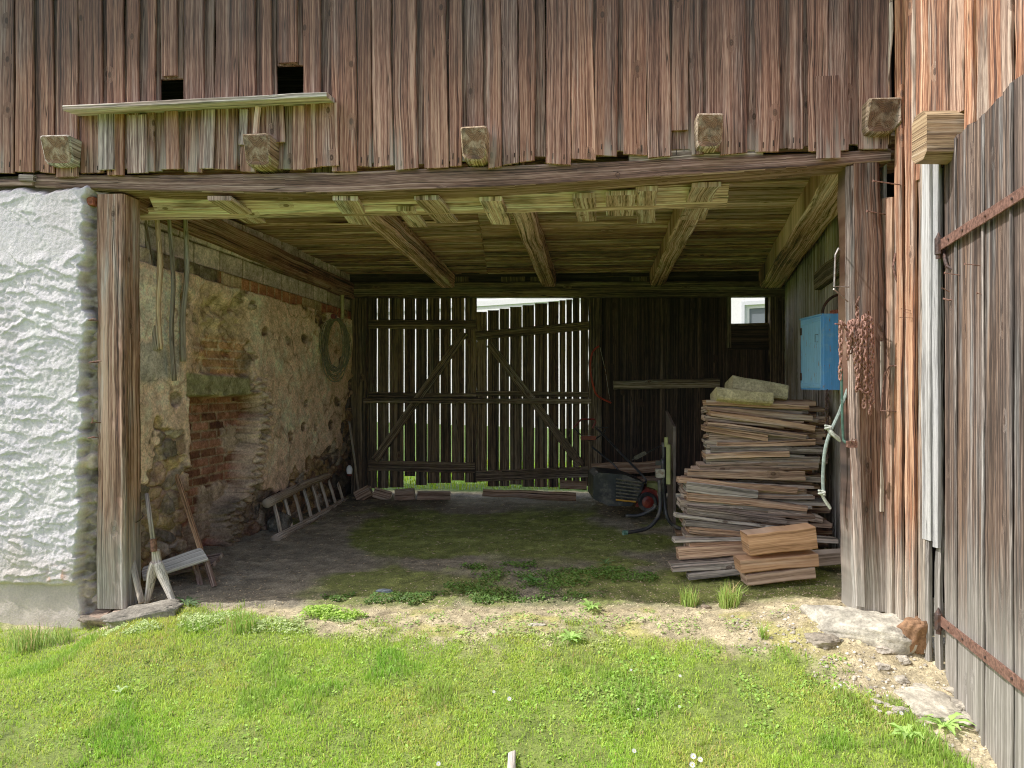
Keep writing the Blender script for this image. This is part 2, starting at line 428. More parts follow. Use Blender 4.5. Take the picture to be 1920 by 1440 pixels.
g = G('blue_paint_wood'); uv = g.uv(); o_ = g.sep(uv)
n1 = g.noise(g.com(g.ma('MULTIPLY', o_[0], 60.), g.ma('MULTIPLY', o_[1], 5.)), 1., 4., .6, dim='2D')
n2 = g.noise(g.obc(), 9., 5., .65)
tn = g.sep(g.attr())
cb = g.mix(tn[1], (.07, .30, .80), (.24, .56, .80))
cb = g.mix(g.mr(n1, .35, .7), g.mix(.35, cb, (.02, .12, .34)), cb)
cb = g.mix(g.mr(n2, .52, .7, 0, .55), cb, (.19, .42, .62))
chips = g.mr(g.noise(g.com(g.ma('MULTIPLY', o_[0], 45.), g.ma('MULTIPLY', o_[1], 12.)), 1., 5., .7, dim='2D'), .645, .67)
cb = g.mix(chips, cb, (.2, .15, .11))
M_blue = g.fin(cb, .55, g.bump(n1, .3, .004))

def leafmat(name, tr=.35):
    g = G(name); c = g.attr()
    g.fin(c, .6)
    tl = g.n('ShaderNodeBsdfTranslucent'); g.put(tl.inputs[0], c)
    mx = g.n('ShaderNodeMixShader'); g.put(mx.inputs[0], tr)
    g.t.links.new(g.p.outputs[0], mx.inputs[1]); g.t.links.new(tl.outputs[0], mx.inputs[2]); g.t.links.new(mx.outputs[0], g.out.inputs[0])
    return g.m
M_leaf = leafmat('leaf'); M_grass = leafmat('grass_blade', .4); M_petal = leafmat('petal', .2)
M_house = masonry('white_house_render', 20., .2, .004, .05, (1.03, 1.03, 1.03), (.95, .95, .95))
g = G('window_glass'); g.fin((.10, .12, .14), .15); g.p.inputs['Specular IOR Level'].default_value = .6; M_glass = g.m
M_white = plain('white_frame', (.75, .75, .75), .5, 0, .05)

# ================================================================== ground
def gz(X, Y):
    z = np.interp(Y, [0, 3.3, 4.0, 4.6, 5.2, 7, 9.3, 12, 60], [-.27, -.25, -.13, -.02, .02, .06, .13, .12, .1])
    z = z + .07*ss(1.1, 2.0, X)*ss(3.9, 4.5, Y)*(1-ss(5.4, 6.4, Y))
    z = z + .05*ss(-1.9, -2.6, X)*ss(5.2, 6, Y)*(1-ss(9, 9.6, Y))
    z = z - .17*ss(-2.3, -2.9, X)*ss(3.9, 4.6, Y)*(1-ss(5.0, 5.2, Y))
    near = 1-ss(12, 16, Y)
    return z + near*((fbm(X*1.7, Y*1.7, 3, 3)-.5)*.05+(fbm(X*9, Y*9, 3, 9)-.5)*.022)
def gz1(x, y): return float(gz(np.array(x), np.array(y)))
def yb(X): return np.interp(X, [-5, -3, -1.5, 0, 1.2, 1.63, 2.0, 2.1, 2.2], [4.98, 4.96, 4.72, 4.52, 4.45, 4.24, 3.92, 3.3, 0])
def lawnm(X, Y):
    w = (fbm(X*3, Y*3, 4, 21)-.5)*.7+(fbm(X*11, Y*11, 3, 22)-.5)*.35
    return 1-ss(-.22, .16, Y-yb(X)+w)
xs = np.concatenate([[-60, -30, -15, -9], np.arange(-6, -4.2, .12), np.arange(-4.2, 3.6, .022), np.arange(3.6, 6, .15), [9, 15, 30, 60]])
ys = np.concatenate([[-60, -25, -10, -4, -1], np.arange(0, 2.6, .12), np.arange(2.6, 6.4, .02), np.arange(6.4, 10, .035), np.arange(10, 14, .25), [16, 20, 28, 40, 70, 140]])
X, Y = np.meshgrid(xs, ys, indexing='ij')
Z = gz(X, Y)
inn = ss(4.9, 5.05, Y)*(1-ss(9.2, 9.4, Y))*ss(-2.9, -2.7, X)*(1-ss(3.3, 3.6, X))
lw = lawnm(X, Y)*(1-inn)
nn = fbm(X*6, Y*6, 5, 2); nf = fbm(X*26, Y*26, 3, 5); nl = fbm(X*1.3, Y*1.3, 4, 8)
sand = np.array([.43, .362, .235]); ymoss = np.array([.38, .36, .10]); dirt = np.array([.195, .172, .130]); moss = np.array([.15, .175, .045]); soil = np.array([.16, .21, .045]); dry = np.array([.28, .225, .13])
def L3(m): return m[..., None]
nq = fbm(X*60, Y*60, 2, 15); col = sand*L3((.45+1.1*nf)*(.7+.6*nq)) + 0*L3(X)
col = col+(ymoss-col)*L3(ss(.52, .66, nn)*ss(-1.5, -.3, X)*.75*(1-ss(1.6, 2.1, X)))
col = col+(dry-col)*L3(ss(.58, .7, fbm(X*8, Y*8, 4, 31))*.5)
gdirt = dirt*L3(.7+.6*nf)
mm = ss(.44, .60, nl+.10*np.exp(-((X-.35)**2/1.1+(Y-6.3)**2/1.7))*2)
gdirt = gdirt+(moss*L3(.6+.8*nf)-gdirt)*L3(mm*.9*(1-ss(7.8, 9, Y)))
gdirt = gdirt*L3(1-.35*ss(7.3, 9.2, Y)); gdirt = gdirt*L3(1+.35*ss(.55, .7, fbm(X*4, Y*9, 4, 44)))  # floor colour darkened towards the rear, painting in the barn's inner shade
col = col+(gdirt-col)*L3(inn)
col = col+(soil*L3(.6+.8*nf)-col)*L3(lw)
out = ss(9.3, 9.6, Y)
col = col+(np.array([.10, .17, .03])-col)*L3(np.clip(out+ss(0, -1, Y)+ss(-4.5, -6, X)+ss(3.6, 4.5, X), 0, 1))
Z = Z+(nf-.5)*.016*(1-ss(6, 8, Y))
# small crumbs in the sand
f1, f2, idc = cells(X*34, Y*34, 3)
crumb = np.clip(.32-f1, 0, 1)*(idc > .55)*(1-lw)
Z = Z+crumb*.035*(1-ss(6, 7, Y)); col = col*L3(1+crumb*.9)
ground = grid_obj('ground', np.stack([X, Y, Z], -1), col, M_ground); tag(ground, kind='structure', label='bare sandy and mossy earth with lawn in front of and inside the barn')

# ------------------------------------------------------------------ grass
def blades(name, px, py, h, col0, col1, w=.0022, lean=.55, mat=None, droop=.35, parent=None, up=True, zoff=0):
    n = len(px); px = np.asarray(px); py = np.asarray(py)
    z0 = gz(px, py)+zoff-.004
    a = NR.rand(n)*6.283; l = (NR.rand(n)**1.2)*lean*h
    dx = np.cos(a)*l; dy = np.sin(a)*l
    b = NR.rand(n)*6.283; wx = np.cos(b)*w*(.7+.6*NR.rand(n)); wy = np.sin(b)*w
    V = np.zeros((n, 5, 3)); 
    V[:, 0] = np.stack([px-wx, py-wy, z0], -1); V[:, 1] = np.stack([px+wx, py+wy, z0], -1)
    mz = z0+h*.62
    V[:, 2] = np.stack([px+dx*.35+wx*.8, py+dy*.35+wy*.8, mz], -1); V[:, 3] = np.stack([px+dx*.35-wx*.8, py+dy*.35-wy*.8, mz], -1)
    V[:, 4] = np.stack([px+dx, py+dy, z0+h*(1-droop*NR.rand(n)*(l/(h*lean+1e-6)))], -1)
    base = (np.arange(n)*5)[:, None]
    T = np.concatenate([base+[0, 1, 2], base+[0, 2, 3], base+[3, 2, 4]], 0)
    c = np.repeat(col0[:, None, :], 5, 1); c[:, 2:4] = (col0*.35+col1*.65)[:, None]; c[:, 4] = col1
    return raw_mesh(name, V.reshape(-1, 3), T, c.reshape(-1, 3), mat or M_grass, parent, False)
def scatter(n, x0, x1, y0, y1, dens):
    x = x0+NR.rand(n)*(x1-x0); y = y0+NR.rand(n)*(y1-y0); k = NR.rand(n) < dens(x, y); return x[k], y[k]
NB = 330000
def dl(x, y): return lawnm(x, y)*(.55+.45*ss(.35, .6, fbm(x*5, y*5, 3, 51)))*(1-.65*ss(.57, .66, fbm(x*2.3, y*2.3, 3, 61)))
x, y = scatter(NB, -3.9, 2.4, 2.75, 5.02, dl)
x2, y2 = scatter(26000, -6, 3.0, .6, 2.75, dl); x = np.concatenate([x, x2]); y = np.concatenate([y, y2])
n = len(x); v = fbm(x*2.2, y*2.2, 4, 71); r = NR.rand(n)
c1 = np.stack([.29+.25*v+.12*r, .59+.12*r, .07+.08*v], -1)*(.62+.5*NR.rand(n))[:, None]
dryk = NR.rand(n) < (.05+.16*ss(.55, .7, v)); c1[dryk] = np.array([.62, .52, .22])*(.6+.4*NR.rand(dryk.sum()))[:, None]
c0 = c1*np.array([.75, .72, .55])
h = .009+.019*NR.rand(n)*(.45+1.1*fbm(x*4, y*4, 3, 81)) + .016*(NR.rand(n) > .94)
cl = ss(.62, .72, fbm(x*3.1, y*3.1, 3, 91)); c1 = c1*(1-.25*cl[:, None]*np.array([1.3, .8, 1.])); h = h*(1+.8*cl); c0 = c1*np.array([.75, .72, .55])
gr = blades('lawn', x, y, h, c0, c1, lean=.85); tag(gr, 'short bright green lawn in the sunshine before the open barn', 'grass', kind='stuff')
# gravel, straw and chips
def pebbles(name, label, x, y, s, c, elong=1., flat=.6):
    n = len(x); a = NR.rand(n)*6.283; z = gz(x, y)+s*.15+(fbm(x*26, y*26, 3, 5)-.5)*.016
    D = np.array([(1, 0, 0), (-1, 0, 0), (0, 1, 0), (0, -1, 0), (0, 0, 1), (0, 0, -1)], float)[None]*(.7+.6*NR.rand(n, 6, 1))
    sx = s*elong; Vx = D[..., 0]*sx[:, None]; Vy = D[..., 1]*s[:, None]; Vz = D[..., 2]*(s*flat)[:, None]
    V = np.stack([x[:, None]+Vx*np.cos(a)[:, None]-Vy*np.sin(a)[:, None], y[:, None]+Vx*np.sin(a)[:, None]+Vy*np.cos(a)[:, None], z[:, None]+Vz], -1)
    b = (np.arange(n)*6)[:, None]
    T = np.concatenate([b+t for t in ([0, 2, 4], [2, 1, 4], [1, 3, 4], [3, 0, 4], [2, 0, 5], [1, 2, 5], [3, 1, 5], [0, 3, 5])], 0)
    o = raw_mesh(name, V.reshape(-1, 3), T, np.repeat(c[:, None], 6, 1).reshape(-1, 3), M_stone); tag(o, label, kind='stuff', cat=name); return o
def sandm(x, y): return (1-lawnm(x, y))*(1-.75*ss(5.1, 5.4, y))*np.where(x > 1.4, 1, .6+.4*(x > -.6))
x, y = scatter(26000, -2.6, 2.5, 3.2, 5.6, sandm); n = len(x)
c = np.array([.50, .42, .30])*(.5+.8*NR.rand(n))[:, None]
pebbles('gravel', 'fine sandy gravel scattered between the lawn and the barn', x, y, .0022+.007*NR.rand(n)**4, c)
x, y = scatter(1300, 1.35, 2.4, 3.3, 4.75, sandm); n = len(x)
pebbles('stone_chips', 'pale stone chips scattered by the right post and the door', x, y, .004+.014*NR.rand(n)**3, np.array([.62, .57, .50])*(.5+.6*NR.rand(n))[:, None])
x, y = scatter(5200, -2.3, 2.9, 4.3, 9.1, lambda a, b: (1-lawnm(a, b))); n = len(x)
pebbles('straw_litter', 'bits of straw and wood chips strewn over the earth floor', x, y, .0018+.003*NR.rand(n), np.array([.40, .33, .22])*(.3+.9*NR.rand(n))[:, None], elong=5.)
# grass beyond the rear gate
x, y = scatter(14000, -6, 6, 9.6, 13, lambda a, b: np.ones_like(a))
c1 = np.stack([.20+.15*NR.rand(len(x)), .36+.1*NR.rand(len(x)), np.full(len(x), .04)], -1)
gr = blades('meadow', x, y, .04+.09*NR.rand(len(x)), c1*.7, c1, w=.006); tag(gr, 'green grass seen under and through the rear gate', 'grass', kind='stuff')

# leafy clumps: small round leaves on short stalks
def clover(name, label, cx, cy, rx, ry, n, size, c, seed, hmax=.05, kind='stuff', cat='weeds'):
    rs = np.random.RandomState(seed)
    ang = rs.rand(n)*6.283; rr = np.sqrt(rs.rand(n))
    x = cx+np.cos(ang)*rr*rx; y = cy+np.sin(ang)*rr*ry
    k = fbm(x*7, y*7, 3, seed) > .40+.16*rr; x = x[k]; y = y[k]; n = len(x)
    z = gz(x, y)+hmax*(.15+.85*rs.rand(n))*(1-.5*rr[k])
    s = size*(.5+.8*rs.rand(n)); a = rs.rand(n)*6.283; tl = (rs.rand(n)-.5)*1.3; tl2 = (rs.rand(n)-.5)*1.3
    V = np.zeros((n, 6, 3))
    for i, (u, w_) in enumerate([(-1, 0), (-.35, -.62), (.5, -.55), (1, 0), (.5, .55), (-.35, .62)]):
        dx = (u*np.cos(a)-w_*np.sin(a))*s; dy = (u*np.sin(a)+w_*np.cos(a))*s
        V[:, i] = np.stack([x+dx, y+dy, z+dx*tl+dy*tl2], -1)
    b = (np.arange(n)*6)[:, None]
    T = np.concatenate([b+[0, 1, 5], b+[1, 2, 4], b+[1, 4, 5], b+[2, 3, 4]], 0)
    cc = np.array(c)*(.55+.75*rs.rand(n))[:, None]; cc = np.repeat(cc[:, None], 6, 1)
    o = raw_mesh(name, V.reshape(-1, 3), T, cc.reshape(-1, 3), M_leaf); tag(o, label, cat, kind=kind); return o
clover('clover_patch', 'pale green leafy ground cover at the lawn edge near left post', -1.75, 4.63, .85, .17, 5200, .008, (.40, .50, .20), 5)
clover('ground_ivy', 'bright green low weeds in the sun left of the middle', -1.25, 4.80, .33, .10, 2600, .009, (.34, .50, .09), 6, .07)
clover('creeping_weed', 'dark green creeping weeds growing on the shaded barn floor', .25, 5.55, .85, .5, 9000, .010, (.12, .21, .05), 7, .06)
clover('creeping_weed', 'thin band of dark weeds just inside the shadow edge', -.7, 5.12, .75, .12, 3500, .009, (.10, .18, .04), 8, .05)
clover('ground_cover', 'low yellow green leaves scattered where lawn meets the sand', -.2, 4.46, 1.3, .13, 2400, .007, (.42, .50, .16), 9, .02)
clover('threshold_weeds', 'scattered small weeds creeping over the sandy earth strip', .5, 4.68, 1.7, .22, 2600, .009, (.30, .42, .12), 14, .03)
clover('lawn_weeds', 'small round leaves spread through the right side of the lawn', 1.0, 3.95, 1.1, .45, 5000, .008, (.27, .45, .08), 10, .022)
clover('lawn_weeds', 'small round leaves spread through the left side of the lawn', -1.2, 3.8, 1.9, .6, 6000, .007, (.30, .48, .08), 12, .02)

def tuft(px_, py_, n, h, label, c=(.34, .52, .10), name='grass_tuft', spread=.05, cat='grass tuft', w=.0028):
    Yg = 1387*1.5/(py_-720); 
    for _ in range(6): Yg = (CZ-gz1((px_-960)/F*Yg, Yg))*F/(py_-720)
    X_ = (px_-960)/F*Yg
    a = NR.rand(n)*6.283; rr = NR.rand(n)**.7*spread
    x = X_+np.cos(a)*rr; y = Yg+np.sin(a)*rr
    c1 = np.array(c)*(.6+.6*NR.rand(n))[:, None]; dr = NR.rand(n) < .15; c1[dr] = (.55, .45, .2)
    o = blades(name, x, y, h*(.5+.6*NR.rand(n)), c1*.7, c1, w=w, lean=.75, droop=.5)
    tag(o, label, cat); return o
tuft(1292, 1135, 170, .15, 'tall grass tuft in front of the lumber stack, left of a pair', (.36, .5, .12), spread=.06)
tuft(1366, 1137, 230, .17, 'tall grass tuft in front of the lumber stack, right of a pair', (.36, .5, .12), spread=.065)
tuft(455, 1178, 240, .12, 'bright grass tuft at the shadow edge right of the left post', spread=.09)
tuft(52, 1212, 260, .15, 'long grass tuft at the foot of the concrete plinth', (.34, .48, .12), spread=.13)
tuft(110, 1205, 120, .12, 'thin grass tuft against the plinth beside the stucco corner', (.34, .48, .12), spread=.1)
tuft(1430, 1195, 40, .11, 'small upright sprig of grass right of the sandy strip', spread=.03)
tuft(1735, 1400, 120, .10, 'loose grass tuft among the rubble near the open door', spread=.10)

def rosette(px_, py_, n, ln, wd, label, c=(.30, .47, .12), lift=.5, name='dandelion', cat='weed'):
    Yg = 4.5
    for _ in range(8): Yg = (CZ-gz1((px_-960)/F*Yg, Yg))*F/(py_-720)
    X_ = (px_-960)/F*Yg; z0 = gz1(X_, Yg)
    V = []; T = []; cc = []
    for i in range(n):
        a = 6.283*i/n+R.uniform(-.3, .3); L = ln*R.uniform(.6, 1.1); up = lift*R.uniform(.4, 1.2); k = 6
        d = Vector((math.cos(a), math.sin(a), 0)); sd = Vector((-math.sin(a), math.cos(a), 0)); cv = np.array(c)*R.uniform(.65, 1.25)
        b = len(V)
        for j in range(k+1):
            q = j/k
            p = Vector((X_, Yg, z0+.004))+d*L*q*(1-.15*up)+Vector((0, 0, 1))*L*up*(q-.75*q*q)*1.6
            ww = wd*(math.sin(math.pi*min(q*.92+.04, 1))**.8)*(1+.35*(-1)**j)
            V += [p-sd*ww+Vector((0, 0, ww*.4)), p, p+sd*ww+Vector((0, 0, ww*.4))]; cc += [cv, cv*1.15, cv]
        for j in range(k):
            for m in (0, 1):
                s_ = b+j*3+m; T += [[s_, s_+1, s_+4, s_+3]]
    o = raw_mesh(name, np.array([tuple(v_) for v_ in V]), np.array(T), np.array(cc), M_leaf)
    tag(o, label, cat); return o
rosette(1107, 1143, 13, .12, .012, 'dandelion rosette standing on the sand right of the middle', lift=.75)
rosette(1070, 1200, 16, .11, .012, 'flat leafy weed lying on the sandy strip')
rosette(1770, 1365, 16, .15, .014, 'large dandelion rosette among rubble beside the open door', lift=.6)
rosette(1700, 1382, 12, .11, .012, 'smaller dandelion rosette left of the large one by the door', lift=.6)
rosette(865, 1190, 7, .06, .007, 'little weed with few narrow leaves on the sand left of centre', (.36, .5, .12))
rosette(1000, 1095, 12, .11, .013, 'dark leafy weed in the shaded creeping patch', (.12, .24, .07), .7)
rosette(1135, 1058, 8, .10, .008, 'thin shaded weed near the curved tube legs', (.12, .20, .07), .6)
rosette(225, 1300, 7, .05, .006, 'small seedling in the lawn at lower left', (.4, .55, .25), 1.)
rosette(350, 1135, 22, .15, .008, 'dark weed by the long stone near the left post', (.09, .15, .06), .35)

def daisy(px_, py_, s, label):
    Yg = 3.8
    for _ in range(8): Yg = (CZ-.035-gz1((px_-960)/F*Yg, Yg))*F/(py_-720)
    X_ = (px_-960)/F*Yg; z0 = gz1(X_, Yg)+.035
    t = thing('daisy', (X_, Yg, z0-.035), label, 'flower', 'white daisies in the lawn')
    V = []; T = []; nn_ = Vector((R.uniform(-.2, .2), -.7, .7)).normalized(); ax = nn_.orthogonal().normalized(); ay = nn_.cross(ax)
    for i in range(12):
        a = i*6.283/12; d = ax*math.cos(a)+ay*math.sin(a); e = nn_.cross(d)
        b = len(V); c_ = Vector((0, 0, .035))
        V += [c_+d*s*.25-e*s*.1, c_+d*s*.95-e*s*.2+nn_*s*.1, c_+d*s*1.02+e*s*.1+nn_*s*.1, c_+d*s*.25+e*s*.12]; T.append([b, b+1, b+2, b+3])
    raw_mesh('petals', np.array([tuple(v_) for v_ in V]), np.array(T), np.full((len(V), 3), .8), M_petal, t)
    V = [tuple(Vector((0, 0, .035))+nn_*s*.12+(ax*math.cos(a)+ay*math.sin(a))*s*.3) for a in np.arange(6)*1.047]
    raw_mesh('centre', np.array(V), np.array([[0, 1, 2, 3], [0, 3, 4, 5]]), np.full((6, 3), 1)*np.array([.7, .5, .05]), M_petal, t)
for px_, py_, s, l in [(955, 1310, .011, 'larger daisy right of the middle of the lawn'), (926, 1297, .008, 'small daisy just left of the larger daisy at mid lawn'),
     (1300, 1418, .013, 'big daisy of the cluster at the bottom edge'), (1313, 1424, .012, 'second daisy of the cluster at the bottom edge'), (1298, 1434, .013, 'lowest daisy of the cluster at the bottom edge'),
     (1189, 1408, .010, 'lone daisy left of the bottom edge cluster'), (1274, 1325, .007, 'small daisy in the right half of the lawn below the sand'), (1183, 1256, .007, 'small daisy near the sandy strip, left of two'),
     (1275, 1267, .008, 'small daisy near the sandy strip, right of two'), (822, 1432, .010, 'daisy at the bottom edge left of the stick'), (1690, 1337, .010, 'daisy close to the rubble by the door'), (1197, 1330, .006, 'tiny daisy in the middle right of the lawn')]:
    daisy(px_, py_, s, l)

# ================================================================== stones
def rock(name, c, s, label, cat='stone', colr=(.30, .28, .25), seed=1, rot=0, flat=1., parent=None, group=None, amp=.28, boxy=.0, tiltx=0, tilty=0):
    bm_v = []; n = 60; m = 34
    P = np.zeros((n+1, m+1, 3)); cc = np.zeros((n+1, m+1, 3))
    th = np.linspace(0, 2*np.pi, n+1); ph = np.linspace(-np.pi/2, np.pi/2, m+1)
    TH, PH = np.meshgrid(th, ph, indexing='ij')
    d = np.stack([np.cos(TH)*np.cos(PH), np.sin(TH)*np.cos(PH), np.sin(PH)], -1)
    if boxy:
        e = 1-boxy*.8; d = np.sign(d)*np.abs(d)**e
    rsd = np.random.RandomState(seed); pn_ = rsd.randn(15, 3); pn_ /= np.linalg.norm(pn_, axis=1)[:, None]; ph_ = .80+.22*rsd.rand(15)
    dn = d/np.maximum(np.linalg.norm(d, axis=-1, keepdims=True), 1e-6)
    rr_ = np.min(np.where(dn@pn_.T > .05, ph_/np.maximum(dn@pn_.T, .05), 9), -1); d = d*np.minimum(rr_, 1.15)[..., None]
    nx = fbm(d[..., 0]*1.6+seed*3.1+9, d[..., 1]*1.6+d[..., 2]*1.1+9, 4, seed)+.35*fbm(d[..., 0]*5+seed+20, d[..., 1]*5+d[..., 2]*4.3+20, 3, seed+3)
    rg = np.abs(fbm(d[..., 0]*3+seed+5, d[..., 1]*3+d[..., 2]*3.7+5, 4, seed+9)-.5)
    d = d*(1+amp*2*(nx[..., None]-.68)-.22*rg[..., None]+.06*(fbm(d[..., 0]*11+seed, d[..., 1]*11+d[..., 2]*9, 2, seed+2)-.5)[..., None])
    P = d*np.array(s)
    M_ = np.array(Euler((tiltx, tilty, rot)).to_matrix()); P = P@M_.T
    P = P+np.array(c)
    cc = np.array(colr)*(.8+.45*(fbm(d[..., 0]*14+seed, d[..., 1]*14+d[..., 2]*12, 3, seed+1)-.5))[..., None]*(.55+.9*fbm(d[..., 0]*3+seed, d[..., 1]*3+d[..., 2]*3, 4, seed+7))[..., None]
    o = grid_obj(name, P[::-1], cc[::-1], M_stone, parent, True)
    if parent is None: tag(o, label, cat, group); centre(o)
    elif label: o['label'] = label
    return o
def gpt(px_, py_, dz=0):
    Yg = 4.8
    for _ in range(10): Yg = (CZ-dz-gz1((px_-960)/F*Yg, Yg))*F/(py_-720)
    X_ = (px_-960)/F*Yg
    return Vector((X_, Yg, gz1(X_, Yg)+dz))
p = A(1610, 1165, 4.42)
rock('foundation_stone', (p.x+.02, p.y+.02, -.01), (.29, .15, .115), 'large flat grey foundation stone under the right post', 'foundation stone', (.54, .51, .45), 3, -.45, boxy=.62, amp=.16, tiltx=.1)
p = A(1718, 1186, 4.25); rock('rust_coloured_stone', p, (.085, .07, .10), 'rust orange stone wedged under the wing boards', 'stone', (.30, .17, .10), 5, .4, boxy=.5)
p = A(1543, 1190, 4.35); rock('flat_stone', (p.x, p.y, gz1(p.x, p.y)), (.10, .07, .035), 'small flat stone left of the large foundation stone', 'stone', (.36, .32, .27), 8, .2, boxy=.4)
p = A(270, 1150, 4.85); rock('long_stone', (p.x, p.y, -.02), (.21, .11, .06), 'long pale stone slab right of the left post', 'stone', (.30, .28, .25), 11, .25, boxy=.6, amp=.15, tilty=-.12)
p = fac(200, 1153, -.06); rock('sill_stone', (p.x, p.y, p.z-.03), (.17, .12, .035), 'flat stone slab under the left post', 'stone', (.27, .23, .19), 13, .0, boxy=.7, amp=.12)
rock('round_boulder', (left(1387*0+495, 985, .16).x, 7.15, .13), (.14, .13, .13), 'round dark boulder under the leaning ladder end', 'stone', (.16, .15, .13), 14)
RNG2 = random.Random(5)
for i in range(34):
    px_ = RNG2.uniform(1640, 1800); py_ = RNG2.uniform(1215, 1345)
    if py_ < 1215+(1700-px_)*.5: continue
    g_ = gpt(px_, py_); s_ = RNG2.uniform(.008, .035)
    if g_.y < 3.45: continue
    rock('rubble_stone', (g_.x, g_.y, g_.z+s_*.2), (s_*1.3, s_, s_*.6), 'pale rubble chip on the ground beside the open door', 'stone', (.5, .46, .4), i+20, RNG2.uniform(0, 3), group='rubble chips by the door', boxy=.5)
p = gpt(1750, 1318); rock('sunken_stone', (p.x, p.y, p.z-.015), (.15, .22, .045), 'broad pale stone sunk in the ground by the door foot', 'stone', (.54, .50, .43), 71, .3, boxy=.4)
p = gpt(1730, 1220); rock('white_stone', p+Vector((0, 0, .02)), (.05, .04, .035), 'whitish stone right of the rust orange stone', 'stone', (.6, .58, .54), 72, boxy=.5)
p = gpt(1660, 1243); rock('pale_stone', p+Vector((0, 0, .01)), (.045, .03, .02), 'pale stone lying below the large foundation stone', 'stone', (.55, .5, .45), 73, boxy=.5)
p = gpt(1007, 1172); rock('white_chip', p, (.05, .022, .008), 'flat white chip lying on the sandy strip', 'stone', (.6, .56, .48), 74, .1, boxy=.6)
p = gpt(722, 1110); rock('grey_scrap', p+Vector((0, 0, .008)), (.055, .03, .012), 'small blue grey scrap on the shaded floor', 'scrap', (.3, .36, .42), 75, -.2, boxy=.6)
p = gpt(1325, 1140); rock('tuft_stone', p, (.035, .02, .02), 'little stone between the two tall grass tufts', 'stone', (.35, .28, .22), 76, 0, boxy=.3)
# stick in the foreground
mb = MB(); p = gpt(957, 1436); board(mb, p+Vector((0, -.12, .025)), p+Vector((.005, .06, .035)), (0, 0, 1), .03, .02, wob=.006, rough=.004, col=(.8, .9, .5), sk1=.02)
tag(centre(mb.build('weathered_stick', M_tool)), 'short grey weathered stick standing out of the lawn at the bottom edge', 'stick')

# ================================================================== barn
barn = thing('barn', (0, 5, 0), 'old open fronted timber barn with weathered board cladding above', 'barn')
def bpart(mb, name, mat, label=None, parent=None): return mb.build(name, mat, parent or barn, label=label)
UP = Vector((0, 0, 1))

# --- upper cladding
holes = [(307, 343, 150, 200), (525, 567, 125, 188)]
def bottom_y(px): return np.interp(px, [-200, 0, 300, 600, 920, 1300, 1660], [328, 327, 325, 320, 310, 291, 279])
mb = MB()
def seg_board(x0, x1, off, t, col, ytop, ybot, lean=0, **k):
    xm = (x0+x1)/2
    pb = fac(xm, 720, off); a = (xm-960)/F; Yp = 4.745/(1+.0945*a); w = (x1-x0)/F*Yp*.9965
    zb = CZ-(ybot-720)/F*Yp; zt = CZ-(ytop-720)/F*Yp
    pt = fac(xm+lean, 720, off)
    board(mb, (pb.x, pb.y, zb), (pt.x, pt.y, zt), FN, w, t, col=col, seg=.08, **k)
nail_x = []
def fill(x0, x1, layer):
    x = x0
    while x < x1-6:
        w = R.uniform(23, 47) if layer else R.uniform(34, 60)
        if x+w > x1-14: w = x1-x
        yb_ = bottom_y(x+w/2)+R.uniform(-7, 5)+(-3 if not layer else 3)
        if not layer: yb_ -= 4
        nail_x.append((x+w/2, w, yb_)) if layer else None
        c_ = (R.choice([.38, .45, .52, .56, .64]) if layer else R.uniform(.26, .42), R.choice([0, .05, .1, .15, .45]) if layer else .25, R.random())
        if x > 1270: c_ = (c_[0]*.78, c_[1]*.5+.12, c_[2])
        if 1270 < x+w/2 < 1300: yb_ = 248
        seg_board(x, x+w, .045 if layer else .02, .022, c_, -260, yb_, lean=R.uniform(-8, 8), wob=.004, live=.005 if layer else .002, sk0=R.uniform(-.014, .014), rough=.001)
        x += w+(R.choice([1, 2, 3, 5, 12, 20]) if layer else 1)
for a_, b_ in [(-380, 305), (345, 523), (569, 1668)]:
    fill(a_, b_, 0); fill(a_+6, b_-8, 1)
for (h0, h1, ht, hb) in holes:
    for l_ in (0, 1):
        if l_ == 0:
            seg_board(h0-4, h1+4, .02, .022, (.42, .1, .2), -260, ht, wob=.003); seg_board(h0-4, h1+4, .02, .022, (.4, .3, .2), hb, 318, wob=.003)
        else: seg_board(h0+2, h1-4, .045, .022, (.55, .05, .2), -260, ht-2+R.uniform(-3, 3), wob=.006)
for xn, wn, yn in nail_x:
    if xn < -60: continue
    for q in (-.22, .24):
        if R.random() < .75:
            y_ = yn-R.uniform(9, 17); board(mb, fac(xn+wn*q, y_+5, .0472), fac(xn+wn*q+.5, y_-R.uniform(3, 7), .0472), FN, .006, .004, col=(.02, .3, .3), seg=1, wob=0)
# pale short boards under the shelf, one long piece at right
for x0, x1, y0, y1, c_ in [(194, 225, 215, 323, (.66, .9, .1)), (248, 288, 222, 329, (.58, .55, .1)), (318, 345, 215, 322, (.55, .1, .1)), (382, 410, 212, 321, (.66, .55, .1)), (455, 470, 212, 277, (.6, .8, .2)), (1526, 1568, 150, 302, (.42, .25, .3)), (506, 542, 205, 272, (.5, .25, .3)), (556, 580, 205, 323, (.6, .15, .3)), (605, 640, 200, 316, (.56, .1, .3))]:
    seg_board(x0, x1, .064, .018, c_, y0, y1, wob=.004, live=.004, lean=R.uniform(-3, 3))
bpart(mb, 'upper_cladding', M_fac)

# --- shelf under the two holes with its prop
mb = MB()
board(mb, fac(156, 216, .115)+FN*.0, fac(632, 192, .115), Vector((0, -.12, .99)), .18, .03, wob=.003, col=(.85, .75, .5), rough=.002)
o = bpart(mb, 'shelf_board', M_yel)
mb = MB(); board(mb, fac(490, 262, .10), fac(497, 212, .12), FN, .03, .03, col=(.85, .3, .3))
bpart(mb, 'shelf_prop', M_yel)

